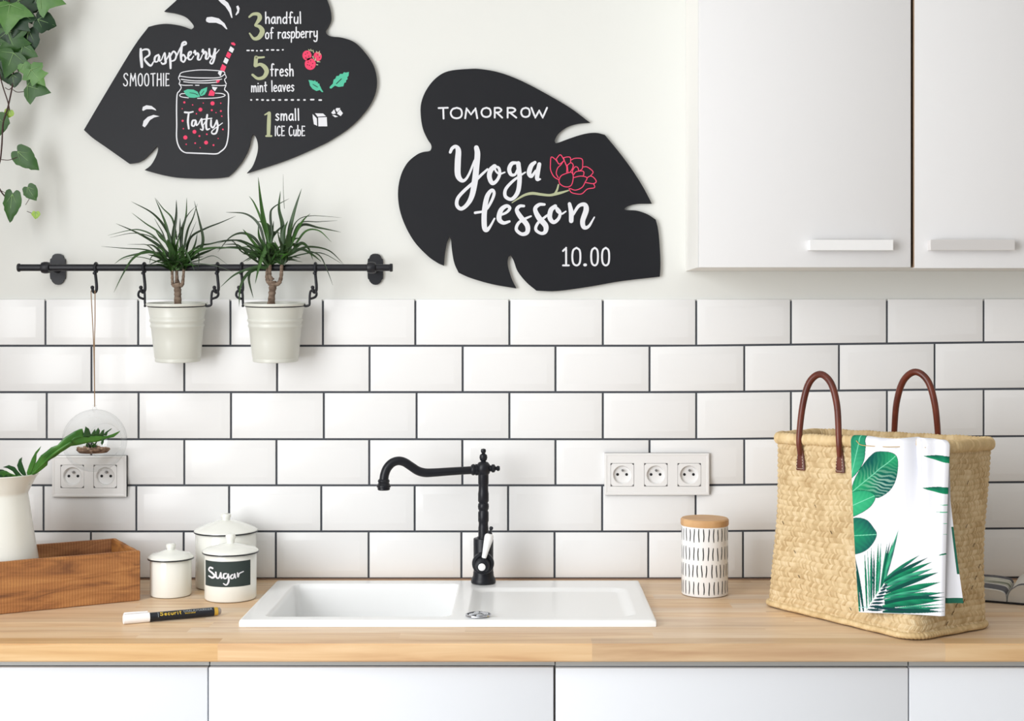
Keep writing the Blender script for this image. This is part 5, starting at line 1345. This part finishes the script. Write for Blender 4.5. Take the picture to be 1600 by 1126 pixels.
# the other handle on the far side
def bag_u_back(px, h):
    n = 800; L = bag_loop(h, n); cc = L.mean(0); x = VX+L[:, 0]*F/(D+L[:, 1])
    T = np.roll(L, -1, 0)-np.roll(L, 1, 0); Nn = np.stack([T[:, 1], -T[:, 0]], 1); Nn *= np.sign(((L-cc)*Nn).sum(1))[:, None]
    cost = np.abs(x-px)+np.where(Nn[:, 1] < 0, 500, 0); return int(np.argmin(cost))/n
ub0, ub1 = bag_u_back(1394, .93), bag_u_back(1462, .93)
pmid = (bag_at(ub0, 1.0)[0]+bag_at(ub1, 1.0)[0])/2
handle(((ub0, .925), (ub1, .925)), Vector((pmid.x, pmid.y-.014, .4535)), True)

# ------------------------------------------------------------------ tea towel with printed leaves
towel = thing('tea_towel', (.665, -.5, .30), 'white tea towel printed with green leaves hanging over the front of the straw bag', 'towel')
# raster of the printed pattern in the zoomed frame of the towel (x 55..632, y 48..1085, 3.633 px per photo px)
TW, THh = 300, 520
gx_, gy_ = np.meshgrid(np.linspace(0, 1, TW), np.linspace(0, 1, THh))
# towel quad in photo zoom coordinates
qTL, qTR, qBR, qBL = np.array((55, 55.)), np.array((629, 70.)), np.array((602, 1082.)), np.array((112, 1055.))
PXx = (1-gy_)*((1-gx_)*qTL[0]+gx_*qTR[0])+gy_*((1-gx_)*qBL[0]+gx_*qBR[0])
PYy = (1-gy_)*((1-gx_)*qTL[1]+gx_*qTR[1])+gy_*((1-gx_)*qBL[1]+gx_*qBR[1])
white = np.array([rgb(226, 227, 233)[:3]]); img = np.ones((THh, TW, 3))*white
def c3(*a): return np.array(rgb(*a)[:3])
def inpoly(poly):
    x, y = PXx, PYy; ins = np.zeros(x.shape, bool); n = len(poly)
    for i in range(n):
        x0, y0 = poly[i]; x1, y1 = poly[(i+1) % n]
        cnd = ((y0 > y) != (y1 > y)) & (x < (x1-x0)*(y-y0)/((y1-y0) if y1 != y0 else 1e-9)+x0)
        ins ^= cnd
    return ins
def shade(mask, colf):
    if mask.any(): img[mask] = colf(PXx[mask], PYy[mask])
def broad(poly, rib0, rib1, cA, cB, streak=9, hl=None):
    poly = [tuple(p) for p in cr(poly+[poly[0]], 5)]
    mk = inpoly(poly); r0, r1 = np.array(rib0, float), np.array(rib1, float); ab = r1-r0; L = np.linalg.norm(ab); ab /= L
    def f(x, y):
        s = (x-r0[0])*ab[0]+(y-r0[1])*ab[1]; d_ = (x-r0[0])*ab[1]-(y-r0[1])*ab[0]
        v = .5+.5*np.sin((s-np.abs(d_)*.75)/(streak*.55)+1.6*np.sin(s/23)+.8*np.sin(d_/9)); big = np.clip(np.abs(d_)/110, 0, 1)
        t = np.clip(.16*v+.60*(1-big)+.28*np.sin(s/48+.6), 0, 1)[:, None]
        col = cA*(1-t)+cB*t
        if hl is not None:
            g = (np.exp(-((x-hl[0])**2/hl[2]**2+(y-hl[1])**2/hl[3]**2))*(v > .55))[:, None]*.42; col = col*(1-g)+c3(200, 240, 220)*g
        vein = (np.abs(d_) < 2.2)[:, None]; return np.where(vein, c3(120, 205, 170), col)
    shade(mk, f)
    # darker drawn margin
    for (a, b) in zip(poly, poly[1:]+poly[:1]):
        a, b = np.array(a), np.array(b); ab2 = b-a; l2 = max(ab2@ab2, 1e-6)
        x0, x1 = min(a[0], b[0])-5, max(a[0], b[0])+5; y0, y1 = min(a[1], b[1])-5, max(a[1], b[1])+5
        sel = (PXx > x0) & (PXx < x1) & (PYy > y0) & (PYy < y1)
        if not sel.any(): continue
        xx, yy = PXx[sel], PYy[sel]; t = np.clip(((xx-a[0])*ab2[0]+(yy-a[1])*ab2[1])/l2, 0, 1)
        dd = np.hypot(xx-a[0]-ab2[0]*t, yy-a[1]-ab2[1]*t); tmp = img[sel]; tmp[dd < 1.5] = c3(18, 84, 70); img[sel] = tmp
def frond(a, b, w0, c1, c2, bend=0):
    a, b = np.array(a, float), np.array(b, float); ab = b-a; L = np.linalg.norm(ab); u = ab/L
    s = (PXx-a[0])*u[0]+(PYy-a[1])*u[1]; t = s/L; d_ = (PXx-a[0])*u[1]-(PYy-a[1])*u[0]-bend*np.sin(np.clip(t, 0, 1)*PI)
    w_ = w0*1.2*np.sin(np.clip(t, 0, 1)*PI*.8+.35)**.8*(1-np.clip(t, 0, 1)**5)
    mk = (t > 0) & (t < 1) & (np.abs(d_) < w_)
    def f(x, y):
        dd = d_[mk]/np.maximum(w_[mk], .1); v = (.5+.5*dd)[:, None]; j = .5+.5*np.sin(s[mk]/14+dd*2)[:, None]
        v = np.clip(v*.75+j*.3, 0, 1); return c1*(1-v)+c2*v
    shade(mk, f)
DG, MG, LG, NV = c3(14, 74, 66), c3(24, 140, 96), c3(72, 186, 140), c3(30, 52, 74)
broad([(40,40),(138,50),(146,110),(138,170),(110,225),(62,275),(40,275)], (60,270), (110,50), c3(28,120,92), c3(60,170,124))
broad([(62,355),(85,280),(130,200),(190,125),(240,107),(310,115),(352,150),(350,230),(320,310),(270,365),(215,385),(150,345),(100,348)], (75,350), (335,130), c3(12,84,78), c3(40,158,104), 8, (255,300,95,75))
broad([(50,360),(110,345),(170,348),(212,378),(190,430),(140,470),(75,500),(50,495)], (60,440), (205,375), c3(26,138,96), c3(58,176,124))
broad([(50,515),(110,505),(165,520),(200,560),(222,602),(195,660),(150,700),(85,720),(50,715)], (50,612), (220,602), c3(24,60,78), c3(30,140,100))
# palm fan at the bottom
base = (150, 1052)
for i, (bx, by, tx, ty, w_) in enumerate([(118,1050,78,715,9),(140,1050,92,730,7),(160,1045,150,700,5),(175,1025,168,690,4),(185,1010,190,680,7),(200,990,205,690,5),(215,965,232,640,6),(225,950,247,650,6),(240,930,285,650,6),(250,915,302,640,6),(258,890,318,640,7),(265,880,352,570,9),
    (262,870,470,722,9),(262,880,520,735,10),(265,890,545,760,12),(270,905,548,800,13),(275,925,580,822,14),(270,945,575,825,10),(262,965,592,880,16),(258,975,520,925,8),(262,990,608,942,14),(262,1005,606,968,16),(250,1025,606,985,15),(262,1048,610,1010,6),(300,1058,610,1030,9),(250,1054,604,1055,12)]):
    frond((bx, by), (tx, ty), w_, [NV, DG, DG, NV][i % 4], [MG, LG, MG, DG][(i*3) % 4], bend=3 if tx > 300 else -2)
for i in range(8):
    frond((165+i*13, 1040-i*18), (255+i*4, 1046-i*22), 6, NV, DG)
frond((205,1030),(420,1048),7,NV,DG); frond((150,1052),(270,880),3,c3(235,245,240),c3(200,230,215))
frond((720,176),(500,133),17,DG,MG,-4); frond((730,362),(488,322),17,DG,MG,-4)
for y_, x_ in [(424,588),(466,565),(534,600),(598,604)]: frond((636,y_+2),(x_,y_),2.2,MG,LG)
frond((622,712),(580,722),4,DG,MG)
# hem line
hem = (PYy > 1024) & (PYy < 1028) & (PXx < 170); img[hem] = c3(150, 200, 200)
uu = np.linspace(0, 1, TW); vv_ = np.linspace(0, 1, THh)
# vectorised version of cloth()
Ug, Vg = np.meshgrid(uu, vv_)
TL, TR = np.array((.5975, -.446, .331)), np.array((.7345, -.577, .336)); BL, BR = np.array((.5975, -.512, .0365)), np.array((.7170, -.606, .0490))
Pm = ((1-Vg)[..., None]*((1-Ug)[..., None]*TL+Ug[..., None]*TR)+Vg[..., None]*((1-Ug)[..., None]*BL+Ug[..., None]*BR))
off = -.0150*np.exp(-((Ug-.68-.05*Vg)/.040)**2)*np.exp(-(Vg/.26)**2)+.011*np.exp(-((Ug-.80)/.06)**2)*np.exp(-(Vg/.35)**2)+.009*np.exp(-((Ug-.56)/.07)**2)*np.exp(-(Vg/.4)**2)+.004*np.exp(-((Ug-.30-.1*Vg)/.05)**2)*np.exp(-((Vg-.1)/.3)**2)
off += .003*np.sin(Ug*5.5+Vg*1.5)*Vg+.0018*np.sin(Ug*14+Vg*3)*np.exp(-Vg*3)+.004*np.sin(PI*Vg)
off -= .006*np.clip((Ug-.965)/.035, 0, 1)**2        # right edge folds back
nv_ = np.array((-.70, -.71, 0)); Pm += (off+.004)[..., None]*nv_
Pm[..., 2] += .0020*np.sin(Ug*9+1)*np.exp(-Vg*12)
# fold over the rim into the bag: extra rows above
over = []
for t in np.linspace(1, 0, 26)[:-1]:
    row = Pm[0].copy(); ind = np.stack([.70-1.15*uu, .71+.22*uu, 0*uu], 1)
    if t <= .5:
        aa = t*2*PI; r = .0125
        row += ind*(r*(1-math.cos(aa))); row[:, 2] += r*.8*math.sin(aa)
    else:
        row += ind*.025; row[:, 2] -= (t-.5)*2*.09
    over.append(row)
over = np.array(over); full = np.concatenate([over, Pm], 0); colf_ = np.concatenate([np.repeat(img[:1], len(over), 0), img], 0)
nr = full.shape[0]; idx = np.arange(nr*TW).reshape(nr, TW)
Fq = np.stack([idx[:-1, :-1], idx[1:, :-1], idx[1:, 1:], idx[:-1, 1:]], -1).reshape(-1, 4)
cols = np.concatenate([colf_, np.ones(colf_.shape[:2]+(1,))], -1)
M_print = bpy.data.materials.new('printed_cotton'); M_print.use_nodes = True; nt = M_print.node_tree; b_ = nt.nodes['Principled BSDF']
at = nt.nodes.new('ShaderNodeAttribute'); at.attribute_name = 'print'; nt.links.new(at.outputs['Color'], b_.inputs['Base Color']); b_.inputs['Roughness'].default_value = .85; b_.inputs['Specular IOR Level'].default_value = .15
tcn = nt.nodes.new('ShaderNodeTexCoord'); nn_ = nt.nodes.new('ShaderNodeTexNoise'); nn_.inputs['Scale'].default_value = 900; bpn = nt.nodes.new('ShaderNodeBump'); bpn.inputs['Strength'].default_value = .12; bpn.inputs['Distance'].default_value = .001
nt.links.new(tcn.outputs['Object'], nn_.inputs['Vector']); nt.links.new(nn_.outputs['Fac'], bpn.inputs['Height']); nt.links.new(bpn.outputs[0], b_.inputs['Normal'])
tf = fast_mesh('front_layer', full, Fq, M_print, towel, True, cols=cols)
s_ = tf.modifiers.new('t', 'SOLIDIFY'); s_.thickness = .0012; s_.offset = 0
# back layer peeping out on the right
n1, n2 = 14, 60; V, Fc, fm = [], [], []
for j in range(n2+1):
    v = j/n2; zz_ = .335-.266*v
    xr = .7345+.0165*max(0, (v-.35)/.65)**1.2
    for i in range(n1+1):
        u = i/n1; xa = .690+(xr-.690)*u
        yl = (1-v)*(-.446-(xa-.5975)*.956)+v*(-.512-(min(xa, .722)-.5975)*.787)
        V.append((xa, yl+.006+.003*v+.004*math.sin(u*5+v*4)*v*u, zz_))
for j in range(n2):
    for i in range(n1):
        Fc.append((j*(n1+1)+i, (j+1)*(n1+1)+i, (j+1)*(n1+1)+i+1, j*(n1+1)+i+1)); v = (j+.5)/n2; u = (i+.5)/n1
        fm.append(1 if (u > .90-.35*max(0, .55-abs(v-.72))*0 and .50 < v < .84 and u > 1-.22*math.sin((v-.5)/.34*PI)) or v > .965 else 0)
bl = build('back_layer', V, Fc, M_towel, towel, True, mats=[mat('green_print', rgb(22, 92, 72), .85)], fmat=fm)
# thin cord loop along the folded top
cp = [Vector(tuple(Pm[4, int(i)]))+Vector((-.0016, -.0018, z_)) for i, z_ in [(20, .004), (34, -.003), (60, -.0035), (110, -.002), (160, -.001), (205, -.002), (240, -.003)]]
tube('cord_loop', cr([tuple(p) for p in cp], 6), .0007, mat('gold_cord', rgb(196, 164, 104), .6), towel, 6)

# ------------------------------------------------------------------ open book
bk = thing('open_book', tuple(Vector((Xf(1590, -.25), -.19, 0))), 'open book with printed pages lying behind the straw bag at the right edge', 'book')
gx0_ = Xf(1577, -.275); YF, YK = -.262, -.100
RB = Matrix.Rotation(math.radians(-25), 3, 'Z')
def rb(p): return RB @ (Vector(p)-Vector((gx0_, YF, 0)))+Vector((gx0_, YF, 0))
def sheet(name, prof_, m, y0, y1, parent=bk, base=None):
    """closed profile in (x,z) extruded along y"""
    V = [rb((x, y0, z)) for x, z in prof_]+[rb((x, y1, z)) for x, z in prof_]; n = len(prof_)
    Fc = [(i, (i+1) % n, n+(i+1) % n, n+i) for i in range(n)]+[tuple(range(n-1, -1, -1)), tuple(range(n, 2*n))]
    bm = bmesh.new(); vv = [bm.verts.new(v) for v in V]
    for f in Fc: bm.faces.new([vv[i] for i in f])
    return autosmooth(frombm(name, bm, m, parent), 40)
cov = [(gx0_-.20, .0005), (gx0_-.01, .0005), (gx0_+.01, .0005), (gx0_+.20, .0005), (gx0_+.20, .0035), (gx0_+.01, .0035), (gx0_-.01, .0035), (gx0_-.20, .0035)]
sheet('cover', cov, M_cover, YF-.004, YK+.004)
lt_ = cr([(gx0_-.001, .006), (gx0_-.004, .018), (gx0_-.014, .0235), (gx0_-.05, .0260), (gx0_-.11, .0225), (gx0_-.19, .0150)], 6)
left = [tuple(q) for q in lt_]+[(gx0_-.19, .0037), (gx0_-.001, .0037)]
sheet('page_block', left, M_page, YF, YK)
rt_ = cr([(gx0_+.001, .006), (gx0_+.004, .020), (gx0_+.012, .030), (gx0_+.03, .038), (gx0_+.08, .036), (gx0_+.19, .020)], 6)
right = [tuple(q) for q in rt_]+[(gx0_+.19, .0037), (gx0_+.001, .0037)]
sheet('page_block', right, M_page, YF, YK)
# printed picture bands on the left page
def band(y0, y1, m, pts=lt_, off=.0006, nm='printed_picture'):
    V, Fc = [], []
    for q in pts[4:]: V += [rb((q[0], y0, q[1]+off)), rb((q[0], y1, q[1]+off))]
    for i in range(len(V)//2-1): Fc.append((2*i, 2*i+2, 2*i+3, 2*i+1))
    build(nm, V, Fc, m, bk, True)
band(YF+.010, YF+.058, M_photo_d); band(YF+.070, YF+.128, M_photo); band(YF+.136, YK-.003, M_photo_d)
band(YF+.004, YF+.020, M_photo_d, rt_)

# ------------------------------------------------------------------ ivy
ivy = thing('hanging_ivy', tuple(P(20, 130, -.12)), 'green ivy trailing down the wall in the upper left corner', 'plant')
S5 = [(0,0),(.16,-.16),(.40,-.20),(.55,-.06),(.78,.10),(.60,.26),(.44,.34),(.50,.48),(.62,.66),(.40,.66),(.26,.70),(.14,.88),(0,1.08)]
S3 = [(0,0),(.20,-.10),(.42,-.02),(.66,.16),(.80,.34),(.54,.42),(.36,.50),(.24,.72),(0,1.10)]
SH = [(0,0),(.22,-.14),(.46,-.08),(.60,.16),(.62,.40),(.46,.62),(.28,.82),(0,1.05)]
shapes = {'5': S5, '3': S3, 'h': SH}
def ivy_leaf(px, py, size, ang, sh, mi, dep, tiltx=0.0, tilty=0.0, narrow=1.0):
    """base at px,py; tip direction ang (deg, 0 = down, 90 = right)"""
    dep = dep*.62
    q = shapes[sh]; kk = (D+dep)/F; s = size*kk
    if sh == 'h': q = [tuple(v) for v in cr(q, 2)]
    rt = [(x*narrow*(1+random.uniform(-.06, .06)), y*(1+random.uniform(-.04, .04))) for x, y in q[1:-1]]
    lft = [(-x*narrow*(1+random.uniform(-.1, .1)), y) for x, y in q[1:-1]][::-1]
    ring = [q[0]]+rt+[q[-1]]+lft
    V = [(x, y, -.16*abs(x)*.8-.10*y*y) for x, y in ring]
    rib = [(0, .02, .0), (0, .35, .03), (0, .7, .0)]
    n = len(ring); V += rib
    Fc = []; nr_ = len(q)-1
    # right half: fan to rib points, left half mirrored
    def near(y): return n+min(range(3), key=lambda i_: abs(rib[i_][1]-y))
    for i in range(n):
        j = (i+1) % n; a, b = near(max(0, ring[i][1])), near(max(0, ring[j][1]))
        if i == nr_ or j == nr_: a = b = n+2
        if a == b: Fc.append((i, j, a))
        else: Fc.append((i, j, b, a))
    th = math.radians(ang); Rm = Matrix.Rotation(math.radians(tiltx), 3, 'X') @ Matrix.Rotation(math.radians(tilty), 3, 'Y')
    base = P(px, py, dep); W = []
    for x, y, z in V:
        # local: x across, y to the tip, z towards viewer
        v = Rm @ Vector((x*s, 0, -y*s)); v.y += -z*s
        v = Matrix.Rotation(-th, 3, 'Y') @ v
        W.append(base+v)
    o = build('leaf', W, Fc, M_ivy[mi], ivy, True)
    # pale veins
    V2, F2 = [], []
    for tip in ([(0, .95)] + ([(.5, .18), (-.5, .18)] if sh != 'h' else [(.35, .35), (-.35, .35)])):
        a = Rm @ Vector((0, 0, -.02*s)); 
        seg = []
        for t in (0, .35, .7, 1):
            x, y = tip[0]*t*narrow, .03+(tip[1]-.03)*t
            zc = -.16*abs(x)*.8-.10*y*y+.035*(1-abs(2*y-.8))*(1 if tip[0] == 0 else .5)+.012
            v = Rm @ Vector((x*s, 0, -y*s)); v.y += -zc*s-.0002; seg.append(base+Matrix.Rotation(-th, 3, 'Y') @ v)
        g = tube_geo(seg, [.0006*max(.5, size/24), .0005, .0004, .0002], 5)
        o_ = len(V2); V2 += g[0]; F2 += [tuple(i+o_ for i in f) for f in g[1]]
    build('vein', V2, F2, M_vein, o, True)
ivd = [ (28,0,40,20,'5',0,-.14),(52,-6,30,-10,'h',0,-.13),(5,-4,36,10,'5',0,-.13),(62,-6,38,62,'3',2,-.17),(58,30,28,80,'h',0,-.15),(45,46,46,12,'h',0,-.13,0,20,.62),(36,70,40,18,'3',1,-.14,0,30,.8),(16,6,46,0,'3',2,-.18),(30,18,40,-6,'5',0,-.16),
       (0,30,40,25,'5',0,-.15),(12,48,44,8,'5',1,-.16),(30,46,44,-20,'5',0,-.13),(22,82,40,-12,'3',1,-.17),(2,70,40,0,'5',0,-.14),(36,100,18,10,'h',2,-.17),(20,116,20,5,'h',0,-.14,0,0,1.1),(48,108,32,40,'5',2,-.19,0,0,.85),(42,134,36,78,'3',1,-.16),
       (15,172,13,-10,'h',3,-.13),(-8,180,34,5,'h',1,-.14,0,0,1.0),(27,236,42,48,'h',1,-.14,0,0,.62),(43,292,24,32,'h',1,-.15,0,0,.8),(20,302,44,-8,'h',1,-.15,0,0,.52),(56,331,11,0,'h',3,-.14),(-6,95,36,15,'5',0,-.13),(8,20,34,-10,'5',0,-.12),(-10,10,34,30,'3',1,-.15)]
for L in ivd:
    ivy_leaf(L[0], L[1], L[2], L[3], L[4], L[5], L[6], L[7] if len(L) > 7 else random.uniform(-14, 14), L[8] if len(L) > 8 else random.uniform(-16, 16), L[9] if len(L) > 9 else 1.0)
for pth, r in [([(33,-40),(35,20),(33,60),(22,105),(20,130),(13,165),(5,192),(3,225),(0,252),(-8,275),(0,296),(10,309),(22,320)],.0016), ([(-4,100),(3,130),(12,158),(15,172)],.0013), ([(44,18),(50,26),(56,34)],.0011), ([(20,140),(28,144),(42,142)],.0008), ([(1,249),(14,250),(28,245)],.0008),
               ([(40,320),(46,310),(50,300)],.0006), ([(42,330),(50,333),(57,334)],.0006), ([(34,100),(36,60),(44,48)],.0009), ([(8,137),(14,140),(18,137)],.0008), ([(2,298),(8,301),(16,306)],.0006), ([(10,-40),(14,0),(20,60),(24,90)],.0014)]:
    tube('vine_stem', cr([tuple(P(x, y, -.085)) for x, y in pth], 6), r, M_stem, ivy, 7)
